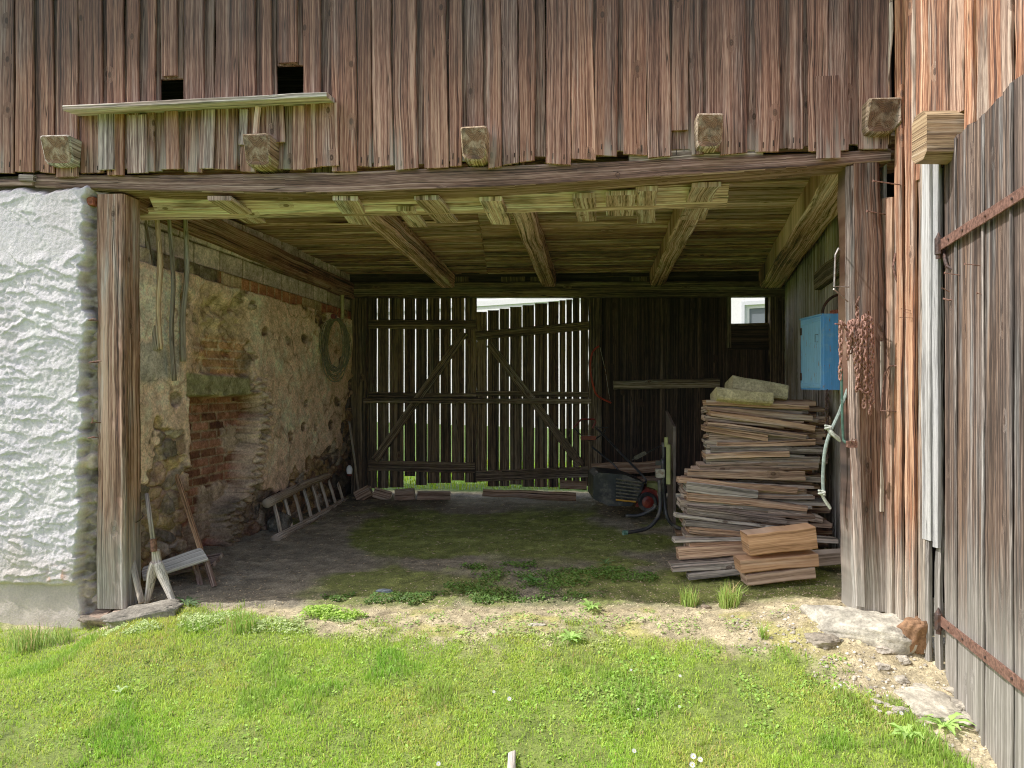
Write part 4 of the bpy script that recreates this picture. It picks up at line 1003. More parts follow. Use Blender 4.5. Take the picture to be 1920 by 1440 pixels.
# rear wall above the tie beam, outer shell, roof
def sheet(name, pts, mat=None, label=None):
    """thin closed slab from four corner points"""
    pts = [Vector(p) for p in pts]; n_ = (pts[1]-pts[0]).cross(pts[3]-pts[0]).normalized()*.04
    vs = pts+[p+n_ for p in pts]
    fs = [[3, 2, 1, 0], [4, 5, 6, 7], [0, 1, 5, 4], [1, 2, 6, 5], [2, 3, 7, 6], [3, 0, 4, 7]]
    uvs = []
    for f_ in fs:
        o_ = vs[f_[0]]; a_ = (vs[f_[1]]-o_); b_ = (vs[f_[3]]-o_)
        al = a_.length; bl_ = b_.length
        uvs.append([(0, 0), (0, al), (bl_, al), (bl_, 0)])
    mb = MB(); mb.add(vs, fs, uvs, (.3, .4, .4)); return bpart(mb, name, mat or M_int, label)
ZR = 5.35
fL = fac(-900, 720, -.02); 
def FY(x): return 5.0-.0945*(x+2.7)
def BY(x): return 9.3-.0752*(x+2.05)
sheet('rear_gable_boarding', [(-6.2, BY(-6.2)+.03, 2.72), (7, BY(7)+.03, 2.72), (7, BY(7)+.03, ZR+1.2), (-6.2, BY(-6.2)+.03, ZR+1.2)])
sheet('rear_left_boarding', [(-6.2, BY(-6.2)+.05, -.2), (-2.15, BY(-2.15)+.05, -.2), (-2.15, BY(-2.15)+.05, 2.72), (-6.2, BY(-6.2)+.05, 2.72)])
sheet('rear_right_boarding', [(3.3, BY(3.3)+.05, -.2), (7, BY(7)+.05, -.2), (7, BY(7)+.05, 2.72), (3.3, BY(3.3)+.05, 2.72)])
sheet('outer_side_wall', [(-6.2, BY(-6.2)+.03, -.2), (-6.2, FY(-6.2)-.0, -.2), (-6.2, FY(-6.2)-.0, ZR+1), (-6.2, BY(-6.2)+.03, ZR+1)])
EV = .43; ZE = 4.96
def ev(x, o, z): return (x+FN.x*o*0, FY(x)-o, z)
sheet('roof', [ev(-9, EV, ZE), ev(2.25, EV, ZE), (2.25, 9.6, ZE+1.6), (-9, 9.6, ZE+1.6)], M_int)
sheet('roof_verge', [(2.25, FY(2.25)-.1, ZE+.05), (7, 4.3, ZE+.2), (7, 9.6, ZE+1.65), (2.25, 9.6, ZE+1.65)], M_int)
# right inner wall: upright boards
mb = MB(); Yc = 4.64
while Yc < 8.95:
    w = R.uniform(.09, .19); y1 = Yc+w
    c = Vector((rightX(Yc+w/2), Yc+w/2, 0)); zb = gz1(c.x, c.y)-.02
    board(mb, (c.x, c.y, zb+R.uniform(0, .06)), (c.x, c.y, 3.0), RN, w*1.03, .024, col=(R.uniform(.45, .8), R.uniform(.35, .95), .4), wob=.004, live=.003)
    c2 = c-RN*.03; 
    board(mb, (c2.x, c2.y+w*.5, zb), (c2.x, c2.y+w*.5, 3.0), RN, w*1.1, .02, col=(.35, .4, .4), wob=.002)
    Yc = y1+R.choice([.002, .006, .012])
bpart(mb, 'right_side_wall', M_side)
mb = MB(); c = Vector((rightX(5.35)-.0, 5.35, 0))+RN*.05; board(mb, (c.x, c.y, .05), (c.x, c.y, 2.8), RN, .12, .1, col=(.65, .7, .4), wob=.006); bpart(mb, 'wall_stud', M_gate)
mb = MB(); c = Vector((rightX(6.6), 6.6, 0))+RN*.06; c1_ = Vector((rightX(5.45), 5.45, 0))+RN*.06; board(mb, (c.x, c.y, 2.42), (c1_.x, c1_.y, 2.42), RN, .15, .08, col=(.5, .5, .4), wob=.01); bpart(mb, 'wall_rail', M_gate)
sheet('outer_right_wall', [(7, 4.0, -.3), (7, BY(7), -.3), (7, BY(7), ZR+1), (7, 4.0, ZR+1)])

# ------------------------------------------------------------------ wing wall at the right, coming towards the viewer
wingt = thing('wing_wall', (2.45, 4.2, 0), 'sunlit orange brown boarded wall at right, coming forward from the barn corner', 'wall')
def WP(s, z, off=0): return Vector((W0.x+WD.x*s, W0.y+WD.y*s, z))+WN*off
def s_of(px_): q = wing(px_, 720)-W0; return q.x*WD.x+q.y*WD.y
mb = MB()
def wb(px0, px1, z0, z1, off, c_, lean=0, **k):
    s0, s1 = s_of(px0), s_of(px1)
    board(mb, WP((s0+s1)/2, z0, off), WP((s0+s1)/2+lean, z1, off), WN, (s1-s0)*1.0, .025, col=c_, **k)
# lower narrow boards between corner post and the slit
for px0, px1, y0, yb_, off, c_ in [(1658, 1671, 372, 1145, .025, (.50, .4, .2)), (1672, 1684, 372, 1150, .045, (.42, .2, .2)), (1685, 1694, 0, 1160, .03, (.5, 0, .2)), (1694, 1705, 0, 1168, .05, (.42, .0, .2)), (1706, 1717, 0, 1180, .035, (.55, .1, .2)), (1717, 1729, 0, 1190, .05, (.46, .0, .2)), (1729, 1738, 296, 1210, .03, (.45, .5, .2)), (1738, 1747, 296, 1215, .045, (.5, .8, .2))]:
    Yb = wing((px0+px1)/2, 720).y
    zt = CZ+(720-y0)/F*Yb if y0 > 0 else 5.4
    wb(px0, px1, CZ-(yb_-720)/F*Yb-.02, zt, off, c_, wob=.004, live=.004, rough=.002)
# upper boards over the door, reaching forward
px_ = 1728; s = s_of(1728)
while s < 2.6:
    w = R.uniform(.05, .10); 
    zb = 2.62 if s > s_of(1797) else 2.66
    if s_of(1728) < s < s_of(1797): zb = 2.95
    lay = R.random() < .5
    board(mb, WP(s+w/2, zb+R.uniform(-.03, .03), .04+.012*lay), WP(s+w/2+R.uniform(-.01, .01), 5.4, .04+.012*lay), WN, w+.004, .024, col=(R.choice([.42, .55, .66, .72]), R.choice([0, 0, .05, .3, .55]), .4), wob=.005, live=.006, rough=.002)
    board(mb, WP(s+w, zb+.05, .012), WP(s+w, 5.4, .012), WN, w+.05, .02, col=(.25, .2, .4), wob=.003)
    s += w+R.choice([.003, .01, .02])
mb.build('wing_boards', M_org, wingt)
mb = MB(); Yb = wing(1745, 720).y
wb(1742, 1758, 1.5-(1010-720)/F*Yb, 1.5+(720-296)/F*Yb, .05, (.38, .3, .2), wob=.004); wb(1760, 1770, 1.5-(1020-720)/F*Yb, 1.5+(720-296)/F*Yb, .042, (.34, .6, .2), wob=.004)
mb.build('pale_cover_board', M_pale, wingt)
mb = MB(); wb(1745, 1752, -.06, 2.7, .04, (.5, .9, .2), wob=.006); wb(1760, 1768, -.12, 2.7, .02, (.5, .9, .2), wob=.008)
mb.build('grey_edge_batten', M_door, wingt)
mb = MB(); wb(1664, 1672, 1.5-(960-720)/F*4.5, 1.5-(640-720)/F*4.5, .075, (.62, .5, .2), wob=.002)
mb.build('thin_lath', M_tool, wingt)
# corner flashing / bark strip at the upper corner
mb = MB(); board(mb, WP(-.03, 2.95, .06), WP(-.03, 5.3, .06), (-.7, -.7, 0), .035, .012, col=(.55, .2, .3), wob=.02, live=.012); mb.build('corner_strip', M_org, wingt)
# backing board added behind the slit to keep it dark
mb = MB(); board(mb, WP(.55, -.3, -.55), WP(.55, 5.3, -.55), WN, 3.6, .04, col=(.1, .3, .3), wob=0, seg=2); mb.build('slit_light_block', M_int, wingt)
# beam end on the wing
mb = MB(); a = A(1802, 249, 3.93); b = A(1738, 248, 3.93)
board(mb, a+Vector((.15, 0, 0)), b, (0, -1, 0), .262, .15, wob=.006, bev=.035, col=(.46, .0, .4), rough=.003, seg=.05); mb.build('beam_end', M_end, wingt)
# nails and hooks
def nail(f, px_, py_, L, ang=0, r=.0035, parent=None, d=None, up=0.):
    p = f(px_, py_, -.01); n_ = d or WN; mb = MB()
    e = p+n_*L+UP*up; tube(mb, [p, e], r, 6); tube(mb, [e, e+n_*.003], r*2.3, 8)
    return mb.build('nail', M_rust, parent or wingt)
nail(wing, 1703, 349, .24, up=.02); nail(wing, 1670, 404, .17, up=.02)
for x, y, L in [(1722, 585, .12), (1724, 590, .10), (1726, 597, .14)]: nail(wing, x, y, L, r=.0015, up=R.uniform(-.01, .04))
def hasp(pts, name='hook', r=.004, par=None, mat=None):
    mb = MB(); tube(mb, pts, r, 7); return mb.build(name, mat or M_rust, par or wingt)
hasp([wing(1707, 686, 0), wing(1685, 686, .06)+UP*.0, wing(1680, 700, .08)+UP*-.01, wing(1674, 770, .08), wing(1702, 772, .0)], 'iron_handle', .0045)
hasp([wing(1678, 703, .0), wing(1664, 700, .10)], 'bolt', .008)
hasp([wing(1688, 475, .03), wing(1688, 500, .05), wing(1690, 528, .03)], 'iron_staple', .006)

# ------------------------------------------------------------------ open door leaf
doort = thing('barn_door', (2.41, 4.08, 0), 'tall weathered plank door standing open at the right edge with two strap hinges', 'door')
mb = MB()
def DP(s, z, off=0): return Vector((2.41+DD.x*s, 4.08+DD.y*s, z))+DN*off
s = .0; k = 0
while s < 1.75:
    w = [.08, .12, .14, .11, .15, .12][k % 6]*R.uniform(.9, 1.15)
    top = 2.79+R.uniform(-.012, .012); bot = -.27+.0*s+R.uniform(-.012, .02)
    board(mb, DP(s+w/2, bot, .02), DP(s+w/2, top, .02), DN, w+.001, .03, col=(R.uniform(.26, .46), R.uniform(.0, .3), .4), wob=.0035, rough=.002, live=.001 if s > .05 else .012, sk0=R.uniform(-.02, .02), sk1=R.uniform(-.02, .02))
    if k % 3 == 1: board(mb, DP(s+w, bot+.01, .034), DP(s+w, top-.01, .034), DN, .022, .012, col=(R.uniform(.4, .62), .7, .4), wob=.003)
    s += w; k += 1
mb.build('door_boards', M_door, doort)
for z in (.35, 2.35):
    mb = MB(); board(mb, DP(.05, z, -.012), DP(1.7, z, -.012), DN, .14, .035, col=(.4, .5, .5), wob=.003); mb.build('ledge', M_door, doort)
for (y0, y1, off) in ((458, 371, .032), (1166, 1275, .032)):
    off = .052; a = door(1783, y0, off); b = door(1925, y1, off); e = a+(b-a)*1.25
    st_ = MB(); board(st_, a, e, DN, .058, .008, col=(.5, .3, .3), wob=.001, w1=.052, bev=.003); h_ = st_.build('strap_hinge', M_rust, doort)
    for q in (.12, .3, .55, .8):
        mb = MB(); pp = a+(e-a)*q+DN*.0; tube(mb, [pp, pp+DN*.006], .007, 8); mb.build('rivet', M_rustd, h_)
    mb = MB(); c = a-DD*.012+DN*.006; tube(mb, [c-UP*.055, c-UP*.05, c+UP*.035, c+UP*.045, c+UP*.07], [.016, .02, .02, .014, .003], 10); tube(mb, [c-UP*.055, c-UP*.075], .015, 10); mb.build('hinge_knuckle', M_rustd, h_)
hasp([wing(1776, 470, .02)+UP*0, A(1772, 488, 4.03), A(1776, 500, 3.99), A(1786, 505, 3.97)], 'hinge_hook', .009, doort, M_rustd)
hasp([A(1766, 540, 4.0), A(1790, 552, 4.0)], 'nail', .003, doort); hasp([A(1768, 560, 4.0), A(1780, 563, 3.98), A(1794, 559, 3.96), A(1800, 553, 3.95)], 'hook', .005, doort)
for x, y, L in [(1854, 501, .11), (1855, 557, .06), (1808, 518, .10)]:
    nail(door, x, y, L, parent=doort, d=DN, r=.0025, up=.02)

# ================================================================== lumber stack
pieces = [ # left x,y, right x,y, height, depth, tint(b,grey), kind
 (1324, 755, 1518, 765, 10, 5.86, .50, .0, 's'), (1326, 766, 1524, 784, 9, 5.84, .36, .1, 's'), (1332, 774, 1528, 803, 11, 5.81, .55, .0, 's'),
 (1322, 784, 1470, 800, 9, 5.84, .38, .2, 's'), (1327, 795, 1512, 819, 10, 5.79, .62, .0, 's'), (1322, 805, 1440, 821, 12, 5.81, .52, .0, 's'),
 (1330, 820, 1516, 824, 15, 5.83, .42, .35, 's'), (1345, 835, 1529, 829, 9, 5.80, .62, .0, 's'), (1332, 844, 1544, 845, 13, 5.80, .50, .3, 'b'),
 (1323, 857, 1480, 851, 11, 5.78, .70, .0, 's'), (1324, 868, 1537, 861, 13, 5.80, .5, .2, 'b'), (1312, 877, 1535, 872, 12, 5.79, .44, .35, 's'),
 (1289, 886, 1510, 893, 16, 5.76, .52, .2, 's'), (1330, 884, 1539, 899, 14, 5.83, .42, .75, 's'), (1274, 901, 1495, 920, 10, 5.72, .64, .05, 's'),
 (1287, 914, 1421, 927, 19, 5.70, .50, 1., 's'), (1400, 931, 1525, 933, 12, 5.74, .50, .6, 's'), (1380, 915, 1512, 922, 16, 5.78, .5, .2, 's'),
 (1289, 931, 1515, 953, 15, 5.70, .62, .05, 's'), (1420, 941, 1553, 945, 7, 5.76, .5, .9, 's'), (1276, 944, 1512, 966, 14, 5.72, .48, .6, 's'),
 (1288, 957, 1475, 980, 17, 5.66, .60, .1, 'b'), (1268, 966, 1471, 993, 6, 5.64, .62, 1., 's'), (1440, 958, 1543, 977, 9, 5.7, .55, .5, 's'),
 (1286, 980, 1419, 996, 12, 5.62, .34, .7, 's'), (1420, 980, 1560, 986, 9, 5.72, .45, .3, 's'), (1293, 995, 1415, 1006, 12, 5.60, .62, .0, 's'), (1285, 1005, 1415, 1012, 9, 5.64, .45, .2, 's'),
 (1265, 1015, 1430, 1010, 6, 5.58, .6, 1., 's'), (1430, 1005, 1572, 1015, 9, 5.66, .5, .8, 's'), (1293, 1024, 1410, 1019, 8, 5.56, .62, 0, 's'), (1273, 1039, 1412, 1031, 20, 5.52, .68, 0, 's'),
 (1258, 1060, 1392, 1050, 9, 5.46, .45, .6, 's'), (1262, 1068, 1396, 1059, 11, 5.42, .5, .7, 's'), (1292, 1083, 1400, 1072, 12, 5.40, .5, 1., 's')]
special = {0: 'brown board lying topmost on the lumber stack', 8: 'long dark barked board in the upper half of the lumber stack', 9: 'short orange board just below the upper barked board', 10: 'second barked slab, under the short orange board',
 4: 'pale yellow brown board sloping down to the right near the top of the stack', 15: 'short blue grey weathered plank at mid height of the lumber stack', 19: 'thin grey board jutting far right at mid stack', 21: 'thick slab with strip of bark in the lower half of the stack',
 22: 'thin silver lath poking out left below the barked slab', 28: 'thin grey lath poking out left above the orange timber', 31: 'square orange brown timber at lower left of the stack', 32: 'pointed grey brown board low at the left foot of the stack',
 33: 'grey brown board right under the pointed one at the stack foot', 34: 'grey board lying lowest on the ground at the left foot of the stack', 13: 'grey board end showing right of the pale boards at mid stack', 24: 'dark grey board directly under the thin silver lath'}
def lumber(p0, p1, h, t, b_, gr_, kind, label, group=None, name='split_board', wob=.005):
    mb = MB(); board(mb, p0, p1, (0, -1, R.uniform(-.12, .12)), h, t, wob=wob, bev=.003, col=(b_*.92, min(1, gr_+R.uniform(.0, .12)), R.random()), live=.004 if kind == 's' else .008, rough=.002 if kind == 's' else .008, seg=.05, sk0=R.uniform(-.01, .01), sk1=R.uniform(-.01, .01), w1=h*R.uniform(.75, 1.15))
    o = mb.build(name, M_bark if kind == 'b' else M_split); tag(o, label, 'lumber', group); centre(o); return o
SG = 'boards stacked in the tall lumber pile'
for i, (x0, y0, x1, y1, h, Y_, b_, gr_, kd) in enumerate(pieces):
    lumber(A(x0, y0, Y_), A(x1, y1, Y_-.02), h*.97/F*Y_, R.uniform(.10, .15), b_, gr_, kd, special.get(i, 'brown split board in the front row of the tall lumber stack'), SG)
for i in range(26):
    yy_ = 760+i*11.2+R.uniform(-2, 2); l_ = 1326 if yy_ < 880 else 1288
    x0_ = l_+R.uniform(-6, 14); x1_ = R.uniform(1500, 1536); sl_ = R.uniform(-4, 12)
    lumber(A(x0_, yy_, 5.90-.001*(yy_-760)), A(x1_, yy_+sl_, 5.88-.001*(yy_-760)), R.uniform(5, 8)/F*5.8, .12, R.uniform(.32, .58), R.uniform(0, .7), 's', 'thin board squeezed between thicker ones in the tall lumber stack', 'thin boards between the thicker ones of the lumber pile')
for i in range(33):
    z = .10+i*.0385
    for q, dy in enumerate((.20, .38)):
        X0 = 1.40+(.22 if z > .75 else .0)+R.uniform(-.03, .07)-(.0 if q == 0 else .0); X1 = 2.52+R.uniform(-.12, .05)
        lumber(Vector((X0, 5.80+dy-.05, z)), Vector((X1, 5.78+dy-.05, z+R.uniform(-.012, .012))), .036, .15, R.uniform(.3, .55), R.uniform(0, .5), 's', 'board end in the rear rows of the tall lumber stack', 'rear row boards of the lumber pile', wob=.002)
# thick beams lying in front
def beam_piece(x0, y0, x1, y1, h, Y0, t, b_, gr_, label, dy=.0):
    mb = MB(); board(mb, A(x0, y0, Y0), A(x1, y1, Y0-dy), (-.10, -1, 0), h/F*Y0, t, wob=.006, bev=.006, col=(b_, gr_, .4), rough=.003, seg=.04, sk0=.006, live=.003); o = mb.build('squared_timber', M_block); tag(o, label, 'timber', 'squared timbers in front of the lumber pile'); centre(o)
beam_piece(1404, 1022, 1532, 1008, 41, 5.15, .17, .62, .0, 'thick tilted orange brown timber, topmost of three before the stack')
beam_piece(1389, 1064, 1535, 1050, 24, 5.17, .16, .52, .05, 'squared brown timber, middle of the three before the stack')
beam_piece(1401, 1089, 1529, 1074, 19, 5.18, .15, .55, .45, 'squared grey brown timber, lowest of three, on the ground')
beam_piece(1520, 1051, 1598, 1046, 23, 5.45, .14, .45, .7, 'grey timber end lying right of the three squared timbers')
# two slabs on top
def slab(x0, x1, y0, y1, Y0, sk, label, sd):
    mb = MB(); q = (x1-x0)*sk*.5; board(mb, A(x0, (y0+y1)/2-q, Y0), A(x1, (y0+y1)/2+q, Y0-.03), (.1, -1, .25), (y1-y0)/F*Y0, .26, col=(.44, .38, .20), wob=.006, rough=.008, bev=.014, live=.004, seg=.02, sk0=.01)
    o = mb.build('broken_slab', M_wall); tag(o, label, 'slab'); centre(o)
slab(1345, 1450, 729, 751, 5.78, .07, 'lower yellowish broken slab lying on top of the lumber stack', 41)
slab(1374, 1478, 712, 740, 5.98, .19, 'upper tilted mossy slab resting across the lower one', 44)

# ================================================================== blue cabinet
cab = thing('cabinet', (2.5, 5.75, 1.45), 'small worn blue wooden cabinet hung on the right inner wall', 'cabinet')
e1 = Vector((.985, .17, 0)).normalized()*-1        # front (facing the viewer) runs towards +x ; depth along +y
cx = Vector((.03, 1, 0)).normalized(); cn = Vector((-1, .03, 0)).normalized()             # door faces RN (to the left)
pc_ = A(1543, 660, 5.5)                              # near corner edge
hgt = 142/F*5.5; zc_ = CZ-(660-720)/F*5.5
mb = MB(); # body
ctr = pc_+cx*.23-cn*.14; ctr.z = zc_
board(mb, ctr-UP*hgt/2-cx*.23+cn*0, ctr+UP*hgt/2-cx*.23, -cx, .28, .46, col=(.5, 0, .5), wob=.001, bev=.004, rough=.001)
mb.build('body', M_blue, cab)
mb = MB(); dc = pc_+cx*.235+cn*.004; board(mb, Vector((dc.x, dc.y, zc_-hgt/2+.012)), Vector((dc.x, dc.y, zc_+hgt/2-.012)), cn, .40, .014, col=(.5, .75, .5), wob=.001, bev=.003); dr = mb.build('door', M_blue, cab)
for q_ in (-.18, .18):
    mb = MB(); hc = pc_+cx*.425+cn*.012; hc.z = zc_+q_; board(mb, hc-UP*.03, hc+UP*.03, cn, .035, .004, col=(.5, .5, .5)); mb.build('hinge', M_rustd, dr)
for q_ in (-1, 1):
    mb = MB(); hc = pc_+cx*.235+cn*.008; hc.z = zc_+q_*(hgt/2-.035); board(mb, hc-cx*.20, hc+cx*.20, cn, .035, .012, col=(.42, .6, .5)); mb.build('ledge', M_blue, dr)
hp = pc_+cx*.08+cn*.006; hp.z = zc_+.11
mb = MB(); tube(mb, [hp+UP*.025, hp+UP*.025+cn*.022, hp-UP*.03+cn*.022, hp-UP*.03], .0028, 6); mb.build('handle', M_rustd, dr)
mb = MB(); board(mb, pc_+cx*.02-cn*.0+UP*(hgt/2+.006)-cn*.14, pc_+cx*.46+UP*(hgt/2+.006)-cn*.14, (0, 0, 1), .30, .010, col=(.5, .6, .5), wob=.002); mb.build('lid', M_blue, cab)
br_ = A(1576, 585, 5.65)
mb = MB(); board(mb, (br_.x-.03, br_.y, br_.z-.005), (br_.x+.10, br_.y+.02, br_.z-.005), (0, -1, 0), .05, .09, col=(.5, .1, .1), wob=.002); o = mb.build('brick', bpy.data.materials['brick_red']); tag(o, 'red brick lying on top of the blue cabinet', 'brick'); centre(o)
mb = MB(); wv = A(1580, 590, 5.8); tube(mb, [wv+Vector((.16*math.cos(a), 0, .16*math.sin(a)*1.0)) for a in np.linspace(0, math.pi, 16)], .011, 8); o = mb.build('iron_hoop', M_rustd); tag(o, 'dark curved iron hoop standing on the blue cabinet', 'hoop'); centre(o)

# ================================================================== chains
M_chain = plain('rusty_chain', (.36, .20, .155), .7, .2, .4, 60, .4, (.22, .10, .07))
def chain(pts, link=.036, r=.0055, label='', name='chain', mat=None):
    pts = [Vector(p) for p in pts]; t_ = thing(name, pts[-1], label, 'chain') if False else None
    # resample
    P_ = []; acc = 0; step = link*.74
    L = [0]
    for i in range(1, len(pts)): L.append(L[-1]+(pts[i]-pts[i-1]).length)
    n = int(L[-1]/step); mb = MB()
    for k in range(n):
        d = k*step
        i = max(j for j in range(len(L)) if L[j] <= d); i = min(i, len(pts)-2)
        p = pts[i]+(pts[i+1]-pts[i])*((d-L[i])/(L[i+1]-L[i])); t = (pts[i+1]-pts[i]).normalized()
        sd = t.cross(Vector((.3, -1, .1))).normalized(); s2 = t.cross(sd)
        rot = R.uniform(-.5, .5)+(0 if k % 2 else math.pi/2); a_ = sd*math.cos(rot)+s2*math.sin(rot)
        ring = [p+t*math.sin(q)*link*.5+a_*math.cos(q)*link*.27 for q in np.linspace(0, 2*math.pi, 11)]
        tube(mb, ring, r, 5, cap=False)
    o = mb.build(name, mat or M_chain, smooth=True); tag(o, label, 'chain'); centre(o); return o
def ch(px0, py0, px1, py1, Y0, **k):
    a = A(px0, py0, Y0); b = A(px1, py1, Y0+.02); m_ = (a+b)/2+Vector((R.uniform(-.006, .006), -.01, 0)); return chain([a, m_, b], **k)
Yk = 4.44
ch(1576, 607, 1575, 722, 4.42, label='thin rusty chain hanging free left of the right post')
chain([A(1580, 607, Yk), A(1588, 615, Yk), A(1592, 640, Yk), A(1588, 680, Yk)], label='short chain loop hooked left on the right post')
chain([A(1596, 606, Yk), A(1590, 630, Yk-.02), A(1598, 650, Yk), A(1592, 668, Yk)], label='tangled short chain second from left on the right post')
chain([A(1607, 582, 4.46), A(1608, 600, 4.45), A(1609, 640, 4.46)], link=.042, r=.004, label='heavier chain hanging from the top hook of the right post')
chain([A(1618, 597, Yk), A(1616, 650, Yk), A(1612, 700, Yk), A(1611, 732, Yk)], label='long rusty chain, left strand of the main bunch')
chain([A(1622, 594, Yk), A(1623, 650, Yk-.01), A(1621, 740, Yk), A(1620, 772, Yk)], label='long rusty chain, middle strand of the main bunch')
chain([A(1630, 598, Yk), A(1633, 640, Yk-.01), A(1630, 720, Yk), A(1631, 788, Yk)], label='longest rusty chain reaching lowest on the post')
chain([A(1634, 602, Yk+.01), A(1637, 650, Yk), A(1634, 690, Yk), A(1636, 760, Yk)], label='right outer strand of the main chain bunch')
for i_ in range(7):
    x_ = 1592+R.uniform(0, 40) if i_ > 2 else 1586+R.uniform(0, 16); yy0 = R.uniform(600, 625); yy1 = R.uniform(655, 760) if i_ > 2 else R.uniform(640, 690)
    chain([A(x_, yy0, Yk-.01), A(x_+R.uniform(-5, 5), (yy0+yy1)/2, Yk-.03), A(x_+R.uniform(-4, 4), yy1, Yk-.01)], label='one of the rusty chain strands tangled together on the right post')
    bpy.context.scene.collection.objects[-1]['group'] = 'tangled chain strands on the right post'
for pts, r_, lb in [([A(1606, 580, 4.50), A(1605, 572, 4.44), A(1612, 556, 4.42)], .006, 0), ([A(1630, 596, 4.51), A(1628, 582, 4.43)], .004, 0), ([A(1600, 612, 4.50), A(1566, 607, 4.38)], .004, 0), ([A(1605, 730, 4.44), A(1614, 730, 4.41), A(1622, 738, 4.41), A(1632, 732, 4.43)], .006, 0)]:
    mb = MB(); tube(mb, pts, r_, 7, sm=3); bpart(mb, 'hook', M_rust)
mb = MB(); tube(mb, [A(1575, 468, 4.55), A(1572, 466, 4.46), A(1566, 478, 4.45), A(1564, 537, 4.45), A(1592, 538, 4.5)], .005, 6); bpart(mb, 'bent_rod', M_steel)
mb = MB(); tube(mb, [A(1590, 566, 4.52), A(1563, 542, 4.42)], .004, 6); bpart(mb, 'nail', M_steel)
ch(1551, 735, 1551, 865, 5.45, label='dark rusty chain hanging on the right inner wall behind the hose', mat=M_rustd)
# hasp and hoses on the right post
mb = MB(); hs = A(1597, 833, 4.46); box(mb, hs, .03, .012, .02, bev=.004); tube(mb, [hs+Vector((-.01, -.01, .01)), hs+Vector((-.01, -.03, .035)), hs+Vector((.012, -.03, .03)), hs+Vector((.012, -.01, .01))], .004, 6); bpart(mb, 'rusty_clamp', M_rust)
mb = MB(); tube(mb, [A(1578, 690, 4.50), A(1579, 760, 4.50), A(1581, 818, 4.5), A(1584, 828, 4.49), A(1594, 832, 4.47)], .0085, 8, sm=4); o = mb.build('hose', M_hose); tag(o, 'thin dark green hose running straight down beside the right post', 'hose'); centre(o)
mb = MB(); tube(mb, [A(1590, 728, 4.62), A(1573, 775, 4.62), A(1555, 815, 4.6), A(1546, 850, 4.6), A(1543, 900, 4.62), A(1545, 930, 4.62)], .0105, 8, sm=5); o = mb.build('hose', M_hose); tag(o, 'curved pale green hose tied with rope beside the right post', 'hose'); centre(o); o.data.materials[0] = plain('pale_green_hose', (.25, .31, .28), .5, 0, .3, 30, .1)
for pts, lb in [([A(1553, 806, 4.58), A(1560, 812, 4.56), A(1566, 818, 4.56), A(1574, 824, 4.57)], 'white rope knot binding the two hoses'), ([A(1541, 928, 4.6), A(1548, 940, 4.6), A(1556, 951, 4.6)], 'white rope wrapping at the lower end of the curved hose')]:
    mb = MB(); 
    for q in (-1, 0, 1): tube(mb, [p+Vector((q*.004, 0, -q*.009)) for p in pts], .008, 6, sm=3)
    tube(mb, [pts[0]+Vector((.018*math.cos(a), .018*math.sin(a), .003*a)) for a in np.linspace(0, 9, 16)], .006, 6)
    o = mb.build('rope', M_rope); tag(o, lb, 'rope'); centre(o)

# ================================================================== leaning table with tube legs
tb = thing('folded_table', A(1255, 985, 6.35), 'folded table stood on edge with curved black tube legs, left of the stack', 'table')
mb = MB(); a = A(1243, 770, 7.1); pa = A(1256, 985, 7.0)
vs = [A(1248, 770, 6.9), A(1262, 800, 6.25), A(1262, 1000, 6.25), A(1252, 960, 6.9)]
vs2 = [v_+Vector((.022, .0, 0)) for v_ in vs]
mb.add(vs+vs2, [[0, 3, 2, 1], [4, 5, 6, 7], [0, 1, 5, 4], [1, 2, 6, 5], [2, 3, 7, 6], [3, 0, 4, 7]], [[(0, 0), (1, 0), (1, 1), (0, 1)]]*6, (.5, .5, .5)); mb.build('table_top', M_panel, tb)
mb = MB(); board(mb, A(1253, 908, 6.22), A(1253, 834, 6.22), (-.5, -1, 0), .034, .02, col=(.5, .5, .5)); mb.build('edge_strip', M_yelp, tb)
mb = MB(); board(mb, A(1249, 838, 6.3), A(1249, 820, 6.3), (-.5, -1, 0), .03, .02, col=(.5, .5, .5)); mb.build('edge_strip', M_yelp, tb)
mb = MB(); box(mb, A(1237, 887, 6.25), .035, .03, .035, bev=.004); mb.build('bracket', M_steel, tb)
mb = MB(); box(mb, A(1236, 868, 6.27), .03, .012, .02, bev=.003); mb.build('bracket', M_blackp, tb)
tb_r = .016
for pts in ([A(1236, 900, 6.2), A(1238, 950, 6.2), A(1230, 975, 6.15), A(1210, 992, 6.1), A(1172, 999, 6.05)], [A(1243, 860, 6.25), A(1245, 930, 6.25), A(1251, 970, 6.2), A(1268, 988, 6.2), A(1300, 996, 6.15)],
            [A(1228, 945, 6.6), A(1226, 953, 6.6), A(1200, 966, 6.6), A(1173, 967, 6.6)], [A(1244, 830, 6.35), A(1246, 900, 6.35), A(1247, 965, 6.35)]):
    mb = MB(); tube(mb, pts, tb_r, 10, sm=5); mb.build('tube_leg', M_blackp, tb, smooth=True)
mb = MB(); tube(mb, [A(1176, 998.5, 6.05), A(1168, 999, 6.04)], .020, 10); mb.build('foot_cap', M_hose, tb)

